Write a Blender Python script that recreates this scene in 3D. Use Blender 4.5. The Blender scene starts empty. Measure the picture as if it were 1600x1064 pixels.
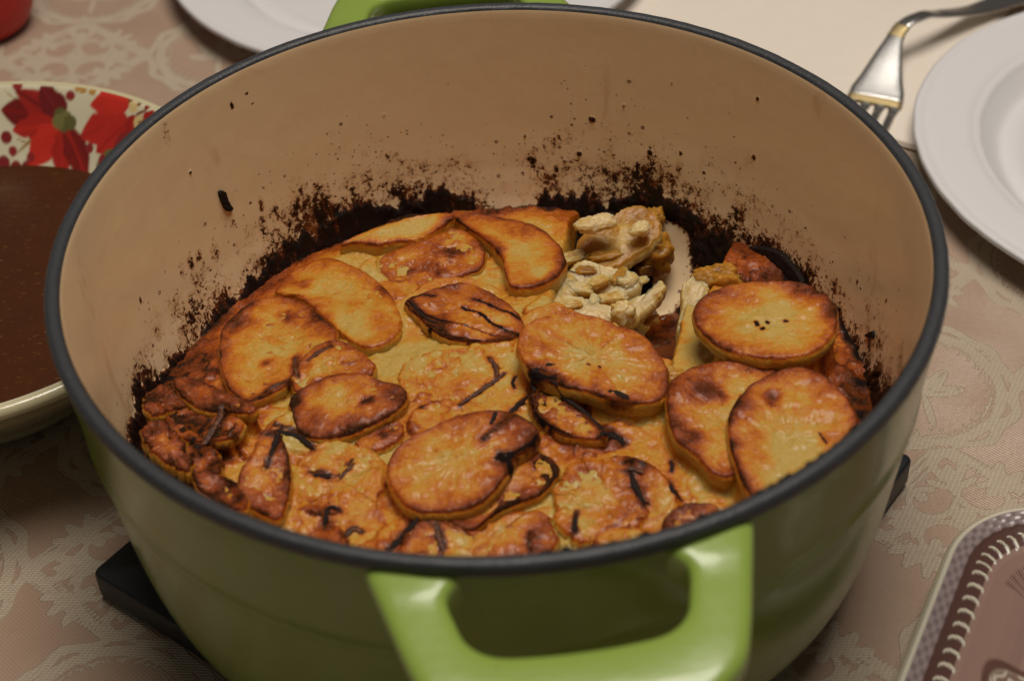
import bpy, math, random
import numpy as np
from mathutils import Matrix, Vector

# ------------------------------------------------------------------ camera, world, lamps
S = bpy.context.scene
H = 0.127                                  # height of the pot's rim above the table
CAM = np.array([0.0, -0.39740976, 0.30342294 + H])
RT = np.array([0.9985363087, -0.0406954450, -0.0356247231])
UP = np.array([0.0536292474, 0.6596150746, 0.7496878398])
FW = np.array([0.0070102759, 0.7505010554, -0.6608320679])
FPX = 2563.19
cd = bpy.data.cameras.new('camera')
cam = bpy.data.objects.new('camera', cd)
S.collection.objects.link(cam)
cam.matrix_world = Matrix(((RT[0], UP[0], -FW[0], CAM[0]), (RT[1], UP[1], -FW[1], CAM[1]),
                           (RT[2], UP[2], -FW[2], CAM[2]), (0, 0, 0, 1)))
cd.sensor_width = 36.0
cd.lens = 36.0 * FPX / 1600.0
cd.clip_start = 0.01
cd.clip_end = 50
cd.dof.use_dof = True
cd.dof.focus_distance = 0.575
cd.dof.aperture_fstop = 9.5
cd.dof.aperture_blades = 7
S.camera = cam

w = bpy.data.worlds.new('World')
S.world = w
w.use_nodes = True
bg = w.node_tree.nodes['Background']
bg.inputs[0].default_value = (1.0, 0.88, 0.76, 1)
bg.inputs[1].default_value = 0.06


def lamp(name, loc, target, size, power, col):
    ld = bpy.data.lights.new(name, 'AREA')
    ld.shape = 'DISK'
    ld.size = size
    ld.energy = power
    ld.color = col
    o = bpy.data.objects.new(name, ld)
    o.location = loc
    o.rotation_euler = (Vector(target) - Vector(loc)).to_track_quat('-Z', 'Y').to_euler()
    S.collection.objects.link(o)


lamp('ceiling_lamp', (0.12, 0.10, 1.45), (0.02, 0.05, 0.05), 0.80, 17.5, (1.0, 0.925, 0.83))

S.view_settings.view_transform = 'Standard'
S.view_settings.look = 'None'
S.view_settings.exposure = 0.0
S.view_settings.gamma = 1.0
S.render.engine = 'CYCLES'
S.cycles.use_denoising = True
S.cycles.max_bounces = 6
S.cycles.sample_clamp_indirect = 4

# ------------------------------------------------------------------ helpers
COL = S.collection


def ray(q):
    q = np.atleast_2d(np.asarray(q, float))
    return FW + RT * ((q[:, :1] - 800) / FPX) - UP * ((q[:, 1:2] - 532) / FPX)


def at(q, z):
    """photo pixel(s) -> points on the level z"""
    d = ray(q)
    return CAM + d * ((z - CAM[2]) / d[:, 2:3])


def onplane(q, P0, n):
    d = ray(q)
    return CAM + d * (((P0 - CAM) @ n) / (d @ n))[:, None]


def hsh(i, j, seed):
    i = i.astype(np.int64); j = j.astype(np.int64)
    h = (i * 374761393 + j * 668265263 + seed * 974634777) & 0xFFFFFFFF
    h = ((h ^ (h >> 13)) * 1274126177) & 0xFFFFFFFF
    return ((h ^ (h >> 16)) & 0xFFFF) / 65535.0


def vnoise(x, y, seed=0):
    i = np.floor(x); j = np.floor(y)
    u = x - i; v = y - j
    u = u * u * (3 - 2 * u); v = v * v * (3 - 2 * v)
    a = hsh(i, j, seed); b = hsh(i + 1, j, seed); c = hsh(i, j + 1, seed); d = hsh(i + 1, j + 1, seed)
    return a + (b - a) * u + (c - a) * v + (a - b - c + d) * u * v


def fbm(x, y, seed=0, octv=4):
    s = 0; a = 0.5; t = 0
    for k in range(octv):
        s = s + a * vnoise(x, y, seed + k * 17); t += a
        x = x * 2.03 + 5.1; y = y * 2.03 + 1.7; a *= 0.5
    return s / t


def sstep(a, b, x):
    t = np.clip((x - a) / (b - a), 0, 1)
    return t * t * (3 - 2 * t)


def mesh_np(name, V, F, mat, parent=None, smooth=True, attrs=None, world_at=None):
    """V (n,3), F list of (m,3)/(m,4) arrays -> linked object"""
    V = np.asarray(V, float)
    if world_at is not None:
        V = V - np.asarray(world_at)
    if isinstance(F, np.ndarray):
        F = [F]
    me = bpy.data.meshes.new(name)
    nl = sum(f.size for f in F); nf = sum(len(f) for f in F)
    me.vertices.add(len(V)); me.loops.add(nl); me.polygons.add(nf)
    me.vertices.foreach_set('co', V.ravel())
    me.loops.foreach_set('vertex_index', np.concatenate([f.ravel() for f in F]).astype(np.int32))
    tot = np.concatenate([np.full(len(f), f.shape[1]) for f in F]).astype(np.int32)
    st = np.concatenate([[0], np.cumsum(tot)[:-1]]).astype(np.int32)
    me.polygons.foreach_set('loop_start', st)
    me.polygons.foreach_set('loop_total', tot)
    me.polygons.foreach_set('use_smooth', np.full(nf, smooth))
    me.update(calc_edges=True)
    for k, a in (attrs or {}).items():
        if a.ndim == 1:
            at_ = me.attributes.new(k, 'FLOAT', 'POINT'); at_.data.foreach_set('value', a.astype(np.float32))
        else:
            at_ = me.attributes.new(k, 'FLOAT_COLOR', 'POINT')
            c = np.ones((len(a), 4), np.float32); c[:, :3] = a
            at_.data.foreach_set('color', c.ravel())
    me.materials.append(mat)
    o = bpy.data.objects.new(name, me)
    COL.objects.link(o)
    if parent is not None:
        o.parent = parent
    elif world_at is not None:
        o.location = world_at
    return o


def gridq(nu, nv, wrap=False):
    """quads of a (nu rows, nv cols) vertex grid; wrap closes the columns"""
    i = np.arange(nu - 1)[:, None]; j = np.arange(nv if wrap else nv - 1)[None, :]
    j2 = (j + 1) % nv
    return np.stack([i * nv + j, i * nv + j2, (i + 1) * nv + j2, (i + 1) * nv + j], -1).reshape(-1, 4)


def tag(o, label, cat, group=None, kind=None):
    if label: o['label'] = label
    if cat: o['category'] = cat
    if group: o['group'] = group
    if kind: o['kind'] = kind
    return o


def empty(name, loc=(0, 0, 0)):
    o = bpy.data.objects.new(name, None)
    o.empty_display_size = 0.02
    o.location = loc
    COL.objects.link(o)
    return o


def lathe(name, prof, mat, n=256, center=(0, 0), parent=None, jitter=None):
    prof = np.array(prof, float)
    th = np.linspace(0, 2 * np.pi, n, endpoint=False)
    R = prof[:, 0][:, None] * np.ones(n)
    if jitter is not None:
        R = R + jitter(th[None, :], prof[:, 1][:, None])
    V = np.stack([center[0] + R * np.cos(th), center[1] + R * np.sin(th), prof[:, 1][:, None] * np.ones(n)], -1).reshape(-1, 3)
    return mesh_np(name, V, gridq(len(prof), n, True)[:, ::-1], mat, parent)


def spline(P, n, closed=False):
    P = np.asarray(P, float)
    if closed:
        Q = np.vstack([P[-1:], P, P[:2]])
    else:
        Q = np.vstack([2 * P[:1] - P[1:2], P, 2 * P[-1:] - P[-2:-1]])
    out = []
    m = len(P) if closed else len(P) - 1
    for i in range(m):
        p0, p1, p2, p3 = Q[i:i + 4]
        t = np.linspace(0, 1, 24, endpoint=False)[:, None]
        out.append(.5 * (2 * p1 + (p2 - p0) * t + (2 * p0 - 5 * p1 + 4 * p2 - p3) * t ** 2 + (3 * p1 - p0 - 3 * p2 + p3) * t ** 3))
    out = np.vstack(out + ([out[0][:1]] if closed else [P[-1:]]))
    L = np.concatenate([[0], np.cumsum(np.linalg.norm(np.diff(out, axis=0), axis=1))])
    t = np.linspace(0, L[-1], n, endpoint=not closed)
    return np.stack([np.interp(t, L, out[:, k]) for k in range(out.shape[1])], 1)


def tube(path, rad, n=10, flat=1.0, seed=0, up=(0, 0, 1)):
    P = np.asarray(path, float); m = len(P)
    T = np.gradient(P, axis=0); T /= np.linalg.norm(T, axis=1)[:, None] + 1e-12
    A = np.cross(T, np.asarray(up, float)); A /= np.linalg.norm(A, axis=1)[:, None] + 1e-12
    B = np.cross(A, T)
    th = np.linspace(0, 2 * np.pi, n, endpoint=False)
    r = np.asarray(rad)[:, None] * (1 + .35 * (vnoise(np.arange(m)[:, None] * .9, th[None, :] * 1.2, seed) - .5))
    V = P[:, None] + A[:, None] * (r * np.cos(th))[..., None] + B[:, None] * (r * flat * np.sin(th))[..., None]
    V = V.reshape(-1, 3)
    V = np.vstack([V, P[:1], P[-1:]])
    q = gridq(m, n, True)
    j = np.arange(n); j2 = (j + 1) % n
    t1 = np.stack([np.full(n, m * n), j2, j], 1); t2 = np.stack([np.full(n, m * n + 1), (m - 1) * n + j, (m - 1) * n + j2], 1)
    return V, [q, t1, t2]


# ------------------------------------------------------------------ node helpers
class NT:
    def __init__(s, name):
        s.m = bpy.data.materials.new(name); s.m.use_nodes = True
        s.t = s.m.node_tree; s.n = s.t.nodes; s.b = s.n['Principled BSDF']

    def link(s, a, b): s.t.links.new(a, b)

    def put(s, sock, v):
        if hasattr(v, 'is_output') or isinstance(v, bpy.types.NodeSocket): s.link(v, sock)
        else:
            if isinstance(v, tuple) and len(v) == 3 and sock.type == 'RGBA': v = (*v, 1)
            sock.default_value = v

    def math(s, op, a, b=0.0, c=0.0, clamp=False):
        n = s.n.new('ShaderNodeMath'); n.operation = op; n.use_clamp = clamp
        for k, v in enumerate((a, b, c)): s.put(n.inputs[k], v)
        return n.outputs[0]

    def coord(s, scale=(1, 1, 1), rot=(0, 0, 0)):
        c = s.n.new('ShaderNodeTexCoord'); m = s.n.new('ShaderNodeMapping')
        m.inputs['Scale'].default_value = scale; m.inputs['Rotation'].default_value = rot
        s.link(c.outputs['Object'], m.inputs[0]); return m.outputs[0]

    def noise(s, scale, detail=3, rough=.5, dist=0, vec=None, col=False):
        n = s.n.new('ShaderNodeTexNoise')
        n.inputs['Scale'].default_value = scale; n.inputs['Detail'].default_value = detail
        n.inputs['Roughness'].default_value = rough; n.inputs['Distortion'].default_value = dist
        s.link(vec if vec is not None else s.coord(), n.inputs['Vector'])
        return n.outputs['Color' if col else 'Fac']

    def vor(s, scale, vec=None, feature='F1', out='Distance', rnd=1.0):
        n = s.n.new('ShaderNodeTexVoronoi'); n.feature = feature
        n.inputs['Scale'].default_value = scale; n.inputs['Randomness'].default_value = rnd
        s.link(vec if vec is not None else s.coord(), n.inputs['Vector'])
        return n.outputs[out]

    def attr(s, name, out='Fac'):
        n = s.n.new('ShaderNodeAttribute'); n.attribute_name = name; return n.outputs[out]

    def ramp(s, fac, stops):
        n = s.n.new('ShaderNodeValToRGB'); e = n.color_ramp.elements
        while len(e) > 1: e.remove(e[0])
        e[0].position, e[0].color = stops[0][0], (*stops[0][1], 1)
        for p, c in stops[1:]:
            x = e.new(p); x.color = (*c, 1)
        s.put(n.inputs[0], fac); return n.outputs[0]

    def mix(s, f, a, b, mode='MIX'):
        n = s.n.new('ShaderNodeMix'); n.data_type = 'RGBA'; n.blend_type = mode
        s.put(n.inputs[0], f); s.put(n.inputs[6], a); s.put(n.inputs[7], b); return n.outputs[2]

    def smooth(s, v, a, b, to0=0.0, to1=1.0):
        n = s.n.new('ShaderNodeMapRange'); n.interpolation_type = 'SMOOTHSTEP'
        s.put(n.inputs[0], v); s.put(n.inputs[1], a); s.put(n.inputs[2], b)
        n.inputs[3].default_value = to0; n.inputs[4].default_value = to1
        return n.outputs[0]

    def bump(s, h, strength=.5, dist=.001, normal=None):
        n = s.n.new('ShaderNodeBump'); n.inputs['Strength'].default_value = strength
        n.inputs['Distance'].default_value = dist; s.link(h, n.inputs['Height'])
        if normal is not None: s.link(normal, n.inputs['Normal'])
        return n.outputs[0]

    def set(s, **k):
        for a, v in k.items():
            s.put(s.b.inputs[a.replace('_', ' ')], v)
        return s.m


# ------------------------------------------------------------------ materials
def mat_potato(name, fibre=0.0):
    t = NT(name)
    br = t.attr('brown')
    ch = t.attr('char')
    n1 = t.noise(170, 5, .62, .6)
    n2 = t.noise(620, 4, .6, .3)
    n3 = t.noise(1900, 2, .5)
    v = t.math('ADD', br, t.math('MULTIPLY', t.math('SUBTRACT', n1, .5), .55))
    v = t.math('ADD', v, t.math('MULTIPLY', t.math('SUBTRACT', n2, .5), .42))
    col = t.ramp(v, [(0.0, (.50, .335, .080)), (.16, (.53, .265, .030)), (.34, (.51, .160, .008)), (.50, (.37, .080, .003)),
                     (.64, (.25, .042, .003)), (.80, (.12, .024, .006)), (1.0, (.03, .010, .005))])
    pale = t.smooth(n3, .50, .72)
    col = t.mix(t.math('MULTIPLY', pale, .08), col, (.72, .52, .24))
    cv = t.math('ADD', ch, t.math('MULTIPLY', t.math('SUBTRACT', n2, .5), .5))
    cf = t.smooth(cv, .36, .86)
    col = t.mix(t.smooth(cv, .08, .45), col, t.mix(n2, (.20, .045, .006), (.07, .018, .006)))
    col = t.mix(cf, col, (.013, .008, .007))
    h = t.math('ADD', t.math('MULTIPLY', n1, .7), t.math('ADD', t.math('MULTIPLY', n2, .5), t.math('MULTIPLY', n3, .16)))
    bmp = t.bump(h, .75, .0016)
    rough = t.math('ADD', t.smooth(n2, .3, .7, .24, .46), t.math('MULTIPLY', cf, .3))
    m = t.set(Base_Color=col, Roughness=rough, Normal=bmp, Subsurface_Weight=.30, Subsurface_Scale=.004,
              Subsurface_Radius=(1.0, .45, .15), Specular_IOR_Level=t.math('MULTIPLY', t.math('SUBTRACT', 1.05, t.math('MAXIMUM', cf, t.smooth(v, .55, .95))), .30), Coat_Weight=t.math('MULTIPLY', t.math('SUBTRACT', 1.0, t.math('MAXIMUM', cf, t.smooth(v, .55, .85))), .20), Coat_Roughness=.05)
    return m


M = {}
M['potato'] = mat_potato('roast_potato')

t = NT('pale_potato')
n1 = t.noise(300, 4, .6); n2 = t.noise(1100, 3, .6)
col = t.ramp(t.math('ADD', t.attr('brown'), t.math('MULTIPLY', t.math('SUBTRACT', n1, .5), .5)),
             [(0, (.62, .465, .235)), (.16, (.54, .37, .12)), (.36, (.40, .19, .025)), (.65, (.36, .16, .015)), (1, (.08, .018, .006))])
M['pale'] = t.set(Base_Color=col, Roughness=.38, Subsurface_Weight=1.0, Subsurface_Scale=.008, Subsurface_Radius=(1, .8, .45),
                  Normal=t.bump(t.math('ADD', n1, t.math('MULTIPLY', n2, .6)), 0.2, .0006), Specular_IOR_Level=.32, Coat_Weight=.05, Coat_Roughness=.05)

t = NT('char')
n1 = t.noise(900, 4, .6)
M['char'] = t.set(Base_Color=t.ramp(n1, [(.35, (.010, .007, .006)), (.62, (.022, .012, .010)), (.8, (.075, .022, .012))]), Roughness=.6, Specular_IOR_Level=.18,
                  Normal=t.bump(n1, .8, .001))
t = NT('brown_strip')
n1 = t.noise(700, 4, .6)
M['strip'] = t.set(Base_Color=t.ramp(n1, [(.3, (.03, .012, .008)), (.55, (.09, .028, .010)), (.8, (.30, .09, .015))]), Roughness=.42,
                   Normal=t.bump(n1, .8, .001))

# pot interior: cream enamel with burnt spatter
t = NT('cream_enamel_spattered')
D = t.attr('soot')
na = t.noise(520, 5, .64, .6); nb = t.noise(1500, 2, .5); nc = t.noise(95, 3, .5)
nd = t.noise(300, 4, .6, .4, t.coord((1, 1, .22)))
th = t.math('SUBTRACT', .735, t.math('MULTIPLY', D, .44))
mk = t.math('ADD', t.math('MULTIPLY', na, .60), t.math('ADD', t.math('MULTIPLY', nb, .16), t.math('MULTIPLY', nd, .24)))
mask = t.smooth(mk, th, t.math('ADD', th, .016))
halo = t.smooth(mk, t.math('SUBTRACT', th, .10), t.math('ADD', th, .02))


def drops(scale, k, rmax):
    """round dried splashes, each a dark ring with a lighter middle"""
    vd = t.vor(scale); vc = t.vor(scale, out='Color')
    sp = t.n.new('ShaderNodeSeparateColor'); t.link(vc, sp.inputs[0])
    on = t.math('GREATER_THAN', t.math('MULTIPLY', D, k), sp.outputs[0])
    r = t.math('MULTIPLY', t.math('ADD', sp.outputs[1], .25), rmax)
    inside = t.math('MULTIPLY', t.smooth(t.math('DIVIDE', vd, r), 1.0, .82), on)
    core = t.math('MULTIPLY', t.smooth(t.math('DIVIDE', vd, r), .62, .45), sp.outputs[2])
    return t.math('MULTIPLY', inside, t.math('SUBTRACT', 1.0, t.math('MULTIPLY', core, .75)))


dr = t.math('MAXIMUM', drops(420, .50, .30), drops(900, .62, .34))
cream = t.mix(nc, (.80, .61, .375), (.745, .56, .335))
film = t.smooth(t.math('ADD', D, t.math('MULTIPLY', t.math('SUBTRACT', nc, .5), .6)), .18, .75)
cream = t.mix(t.math('MULTIPLY', film, .30), cream, (.50, .26, .09))
stain = t.smooth(t.noise(42, 4, .6, .8, t.coord((1, 1, .45))), .60, .70)
cream = t.mix(t.math('MULTIPLY', stain, .30), cream, (.50, .27, .11))
c1 = t.mix(t.math('MULTIPLY', halo, .50), cream, (.36, .14, .035))
c1 = t.mix(t.math('MULTIPLY', dr, .92), c1, (.10, .028, .008))
blk = t.math('ADD', t.math('MULTIPLY', D, .62), t.math('ADD', t.math('SUBTRACT', nb, .55), t.math('MULTIPLY', t.math('SUBTRACT', nd, .5), 1.5)))
dark = t.ramp(blk, [(-.0, (.24, .075, .016)), (.22, (.12, .032, .009)), (.40, (.030, .010, .006)), (.58, (.008, .005, .004))])
c2 = t.mix(mask, c1, dark)
am = t.math('MAXIMUM', mask, dr)
t.put(t.b.inputs['Specular IOR Level'], t.math('SUBTRACT', .5, t.math('MULTIPLY', am, .25)))
M['enamel'] = t.set(Base_Color=c2, Roughness=t.mix(am, (.19, .19, .19), (.36, .36, .36)),
                    Normal=t.bump(t.math('ADD', t.math('MULTIPLY', am, .8), t.math('MULTIPLY', nc, .35)), .5, .0009))

t = NT('green_enamel_shaded')  # body enamel: shade of the side wall painted in as a darker green
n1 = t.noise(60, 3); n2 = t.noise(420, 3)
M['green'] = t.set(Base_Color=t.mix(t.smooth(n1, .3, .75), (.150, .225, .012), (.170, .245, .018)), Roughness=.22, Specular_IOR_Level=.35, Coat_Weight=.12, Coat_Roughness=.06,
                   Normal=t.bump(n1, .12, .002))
t = NT('green_enamel_handle')  # same enamel as the body, without the painted shade
n1 = t.noise(60, 3); n2 = t.vor(150)
spot = t.smooth(n2, .10, .05)
M['green_h'] = t.set(Base_Color=t.mix(t.math('MULTIPLY', spot, .35), t.mix(n1, (.235, .335, .057), (.255, .355, .066)), (.20, .16, .05)), Roughness=.24,
                     Coat_Weight=.35, Coat_Roughness=.05, Normal=t.bump(n1, .15, .002))
t = NT('bare_iron_rim')
n1 = t.noise(900, 4, .6)
M['rim'] = t.set(Base_Color=t.mix(n1, (.020, .022, .026), (.050, .052, .058)), Roughness=.42, Specular_IOR_Level=.45,
                 Normal=t.bump(n1, .35, .0006))

# damask tablecloth
t = NT('damask_cloth')
g = t.attr('motif')
wx = t.n.new('ShaderNodeTexWave'); wx.inputs['Scale'].default_value = 400; wx.inputs['Distortion'].default_value = 1.2
wx.inputs['Detail'].default_value = 2
wx.bands_direction = 'DIAGONAL'; t.link(t.coord((1, 1, 0)), wx.inputs[0])
wy = t.n.new('ShaderNodeTexWave'); wy.inputs['Scale'].default_value = 300; wy.inputs['Distortion'].default_value = 1.5
wy.inputs['Detail'].default_value = 2
t.link(t.coord((1, 1, 0), (0, 0, math.radians(96))), wy.inputs[0])
n1 = t.noise(38, 3); n2 = t.noise(2600, 2)
gg = t.math('ADD', g, t.math('MULTIPLY', t.math('SUBTRACT', t.noise(1500, 2), .5), .30))
f = t.smooth(gg, -.16, .16)
ground = t.mix(wx.outputs[1], (.42, .28, .20), (.455, .315, .225))
motif = t.mix(wy.outputs[1], (.60, .475, .34), (.74, .62, .47))
motif = t.mix(t.math('MULTIPLY', n2, .3), motif, (.42, .31, .21))
cc = t.mix(f, ground, motif)
cc = t.mix(t.math('MULTIPLY', t.smooth(n1, .35, .75), .2), cc, (.58, .44, .34))
hh = t.math('ADD', t.math('MULTIPLY', wx.outputs[1], .35), t.math('MULTIPLY', f, t.math('ADD', .5, wy.outputs[1])))
M['cloth'] = t.set(Base_Color=cc, Roughness=t.mix(f, (.30,) * 3, (.52,) * 3), Sheen_Weight=.25, Sheen_Roughness=.4,
                   Normal=t.bump(hh, .8, .0006))

t = NT('paper_white')
n1 = t.noise(500, 4)
M['paper'] = t.set(Base_Color=t.mix(n1, (.71, .69, .70), (.75, .73, .74)), Roughness=.55, Normal=t.bump(n1, .12, .0004))
t = NT('napkin_paper')
n1 = t.noise(120, 4); v1 = t.vor(700)
M['napkin'] = t.set(Base_Color=t.mix(n1, (.79, .70, .60), (.83, .745, .65)), Roughness=.85, Normal=t.bump(v1, .25, .0004))
t = NT('dark_trivet_wood')
n1 = t.noise(70, 4, .6, 0, t.coord((1, 9, 1), (0, 0, math.radians(40))))
M['trivet'] = t.set(Base_Color=t.mix(n1, (.006, .008, .010), (.016, .020, .024)), Roughness=.48, Normal=t.bump(n1, .3, .0006))
t = NT('red_plastic')
M['red'] = t.set(Base_Color=(.48, .012, .008), Roughness=.45)
t = NT('silver_cutlery')
n1 = t.noise(60, 2)
M['silver'] = t.set(Base_Color=(.78, .77, .75), Metallic=1.0, Roughness=.24, Normal=t.bump(n1, .05, .001))
t = NT('gold_trim')
M['gold'] = t.set(Base_Color=(.50, .39, .20), Metallic=1.0, Roughness=.45)
t = NT('printed_glaze')
M['print'] = t.set(Base_Color=t.attr('print', 'Color'), Roughness=.16, Coat_Weight=.3, Coat_Roughness=.05)
t = NT('transferware_glaze')
M['transfer'] = t.set(Base_Color=t.attr('print', 'Color'), Roughness=.25, Coat_Weight=.25, Coat_Roughness=.08)
t = NT('brown_soup')
n1 = t.noise(90, 5, .65); n2 = t.noise(330, 4, .7, .8, t.coord((1, 2.2, 1)))
M['soup'] = t.set(Base_Color=t.mix(t.smooth(n2, .60, .74), t.mix(n1, (.050, .013, .004), (.080, .024, .006)), (.22, .11, .025)), Roughness=.10,
                  Coat_Weight=.4, Normal=t.bump(t.math('ADD', n1, n2), .15, .0010))
t = NT('meat_juice')
n1 = t.noise(160, 4, .6)
M['juice'] = t.set(Base_Color=t.mix(t.smooth(n1, .4, .65), (.13, .026, .004), (.04, .008, .003)), Roughness=.06, Coat_Weight=1.0, Coat_Roughness=.03,
                   Normal=t.bump(n1, .3, .0015))

# ------------------------------------------------------------------ tablecloth on the table
sx, sy = .0730, .0675
MX, MY = .159, .054                       # centre of one round medallion of the weave


def ell(u, v, cx, cy, a, b, ang):
    c, s = math.cos(ang), math.sin(ang)
    p = (u - cx) * c + (v - cy) * s; q = -(u - cx) * s + (v - cy) * c
    return (1 - np.sqrt((p / a) ** 2 + (q / b) ** 2)) * min(a, b)


def motif(x, y):
    X = (x - MX) / sx; Y = (y - MY) / sy
    i = np.floor(X + .5); j = np.floor(Y + .5)
    u = (X - i) * sx; v = (Y - j) * sy
    even = ((i + j) % 2) == 0
    wob = (fbm(x * 260, y * 260, 3, 2) - .5) * .0011
    r = np.hypot(u, v) + wob; a = np.arctan2(v, u)
    m = np.full(x.shape, -.003)
    # round medallion
    med = .0022 - np.abs(r - .0300)
    med = np.maximum(med, .0005 - np.abs(r - .0262))
    k = 34
    ad = (a * k / (2 * np.pi)); ad = (ad - np.round(ad)) * 2 * np.pi / k * .0242
    med = np.maximum(med, .00075 - np.hypot(ad, r - .0242))
    med = np.maximum(med, .0021 - np.abs(r - .0352 - .0010 * np.cos(a * 12)))
    for ang, L in ((90, .0095), (48, .0088), (132, .0088), (8, .0078), (172, .0078)):
        an = math.radians(ang)
        e = ell(u, v, math.cos(an) * .0085, -.005 + math.sin(an) * .0085, L, .0029, an)
        med = np.maximum(med, e)
        vein = .00035 - np.abs(-(u) * math.sin(an) + (v + .005) * math.cos(an))
        med = np.where((vein > 0) & (e > .0007), -.0002, med)
    med = np.maximum(med, ell(u, v, 0, -.014, .0016, .0085, 0))
    # scroll cross
    s4 = np.full(x.shape, -.003)
    uu, vv = np.abs(u), np.abs(v)
    s4 = np.maximum(s4, .0030 - np.abs(uu) * .6 - np.abs(vv) * .6)
    rr = np.hypot(uu - .0105, vv - .0095)
    aa = np.arctan2(vv - .0095, uu - .0105)
    s4 = np.maximum(s4, np.where(aa < 2.2, .0013 - np.abs(rr - .0068 + .0009 * aa), -.003))
    s4 = np.maximum(s4, .0023 - np.hypot(uu - .0125, vv - .0110))
    for (px, py, L, W, ang) in ((.0185, 0, .0090, .0026, 0), (.0235, .0040, .0062, .0020, 22), (.0175, .0042, .0048, .0016, 50),
                                (0, .0175, .0026, .0085, 0), (.0042, .0225, .0018, .0058, -20), (.0058, .0165, .0045, .0015, 35),
                                (.0215, .0165, .0062, .0024, 42), (.0180, .0215, .0052, .0020, 72), (.0255, .0125, .0048, .0018, 12)):
        s4 = np.maximum(s4, ell(uu, vv, px, py, L, W, math.radians(ang)))
    # frame bands that join the medallions
    d = np.abs(np.abs(u) / sx + np.abs(v) / sy - .5)
    fr = (.030 - d) * .060 + .0006 * np.cos(a * 8)
    fr2 = .0008 - np.abs(d - .052) * .055
    s4 = np.maximum(s4, np.maximum(fr, fr2))
    med = np.maximum(med, np.where(r > .036, fr, -.003))
    m = np.where(even, med, s4)
    return (m + wob * .3) * 1000.0


def axis(a, b, step, far):
    c = np.arange(a, b, step)
    return np.concatenate([np.linspace(a - far, a, 18)[:-1], c, np.linspace(b, b + far, 18)])


X, Y = np.meshgrid(axis(-.34, .34, .00125, .5), axis(-.30, .45, .00125, .5), indexing='ij')
Z = (fbm(X * 9, Y * 9, 5, 3) - .5) * .0035 + (fbm(X * 24 + Y * 10, Y * 20, 15, 3) - .5) * .0024 + (fbm(X * 40, Y * 40, 9, 2) - .5) * .0009
rd = np.hypot(X, Y)
Z = Z * sstep(.10, .17, rd)               # pulled flat under the trivet
Z -= Z.max()
V = np.stack([X, Y, Z], -1).reshape(-1, 3)
cloth = mesh_np('tablecloth', V, gridq(*X.shape), M['cloth'], attrs={'motif': motif(X, Y).ravel()})
tag(cloth, 'beige and dusty pink damask tablecloth with woven medallions under everything', 'tablecloth', kind='structure')
if cloth.data.polygons[0].normal.z < 0:
    cloth.data.flip_normals()

t = NT('table_board')
t.set(Base_Color=(.12, .06, .03), Roughness=.5)
tb = mesh_np('table_top', np.array([(x, y, z) for z in (-.04, -.008) for (x, y) in ((-.83, -.79), (.83, -.79), (.83, .94), (-.83, .94))]),
             np.array([(3, 2, 1, 0), (4, 5, 6, 7), (0, 1, 5, 4), (1, 2, 6, 5), (2, 3, 7, 6), (3, 0, 4, 7)]), t.m, smooth=False)
tag(tb, None, None, kind='structure')


# ------------------------------------------------------------------ trivet
def rounded_slab(name, pts, z0, z1, mat, rad=.004, bev=.0015, parent=None):
    """convex polygon with rounded corners, extruded with a soft edge"""
    P = np.array(pts, float); n = len(P); out = []
    for i in range(n):
        a, b, c = P[i - 1], P[i], P[(i + 1) % n]
        d1 = (a - b) / np.linalg.norm(a - b); d2 = (c - b) / np.linalg.norm(c - b)
        p1, p2 = b + d1 * rad, b + d2 * rad
        for t_ in np.linspace(0, 1, 7):
            out.append((1 - t_) ** 2 * p1 + 2 * t_ * (1 - t_) * b + t_ * t_ * p2)
    O = np.array(out); c0 = O.mean(0); m = len(O)
    rings = []
    def ins(d): 
        dd = O - c0; L = np.linalg.norm(dd, axis=1)[:, None]
        return O - dd / L * d
    for d, z in ((bev * 2, z0), (0, z0 + bev), (0, z1 - bev), (bev * .3, z1 - bev * .3), (bev, z1)):
        q = ins(d); rings.append(np.c_[q, np.full(m, z)])
    V = np.vstack(rings + [[[*c0, z0]], [[*c0, z1]]])
    q = gridq(5, m, True)
    j = np.arange(m); j2 = (j + 1) % m
    f1 = np.stack([np.full(m, 5 * m), j2, j], 1); f2 = np.stack([np.full(m, 5 * m + 1), 4 * m + j, 4 * m + j2], 1)
    return mesh_np(name, V, [q, f1, f2], mat, parent)


tL = at([(142, 893)], .012)[0, :2]; tR = at([(1428, 713)], .012)[0, :2]
tc = (tL + tR) / 2; th2 = (tR - tL) / 2
ps = [tuple(tc + th2), tuple(tc + [-th2[1], th2[0]]), tuple(tc - th2), tuple(tc + [th2[1], -th2[0]])]
tv = rounded_slab('trivet', ps, 0, .0120, M['trivet'], rad=.003)
tag(tv, 'black square wooden trivet on the tablecloth under the green pot', 'trivet')

# ------------------------------------------------------------------ the pot
pot = empty('casserole_pot', (0, 0, .012))
tag(pot, 'large round green enamelled cast iron casserole pot with cream inside holding the potato bake', 'pot')
PZ = .012


def addto(o, par=pot):
    o.parent = par
    o.matrix_parent_inverse = Matrix.Translation(-Vector(par.location))
    return o


prof = [(.1349, H - .0035), (.1345, H - .010), (.1336, H - .020), (.1328, H - .030), (.1322, H - .0365), (.1325, H - .0385), (.1328, H - .0400), (.1321, H - .0420),
        (.1310, H - .052), (.1296, H - .066), (.1281, H - .080), (.1262, H - .092), (.1235, H - .1020), (.1190, H - .1095), (.1120, H - .1138), (.098, H - .1150), (.09, H - .1150), (.02, H - .1148), (.0001, H - .1148)]
pr = spline(np.array(prof), 120)
body = addto(lathe('pot_body', pr, M['green'], 300))

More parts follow.
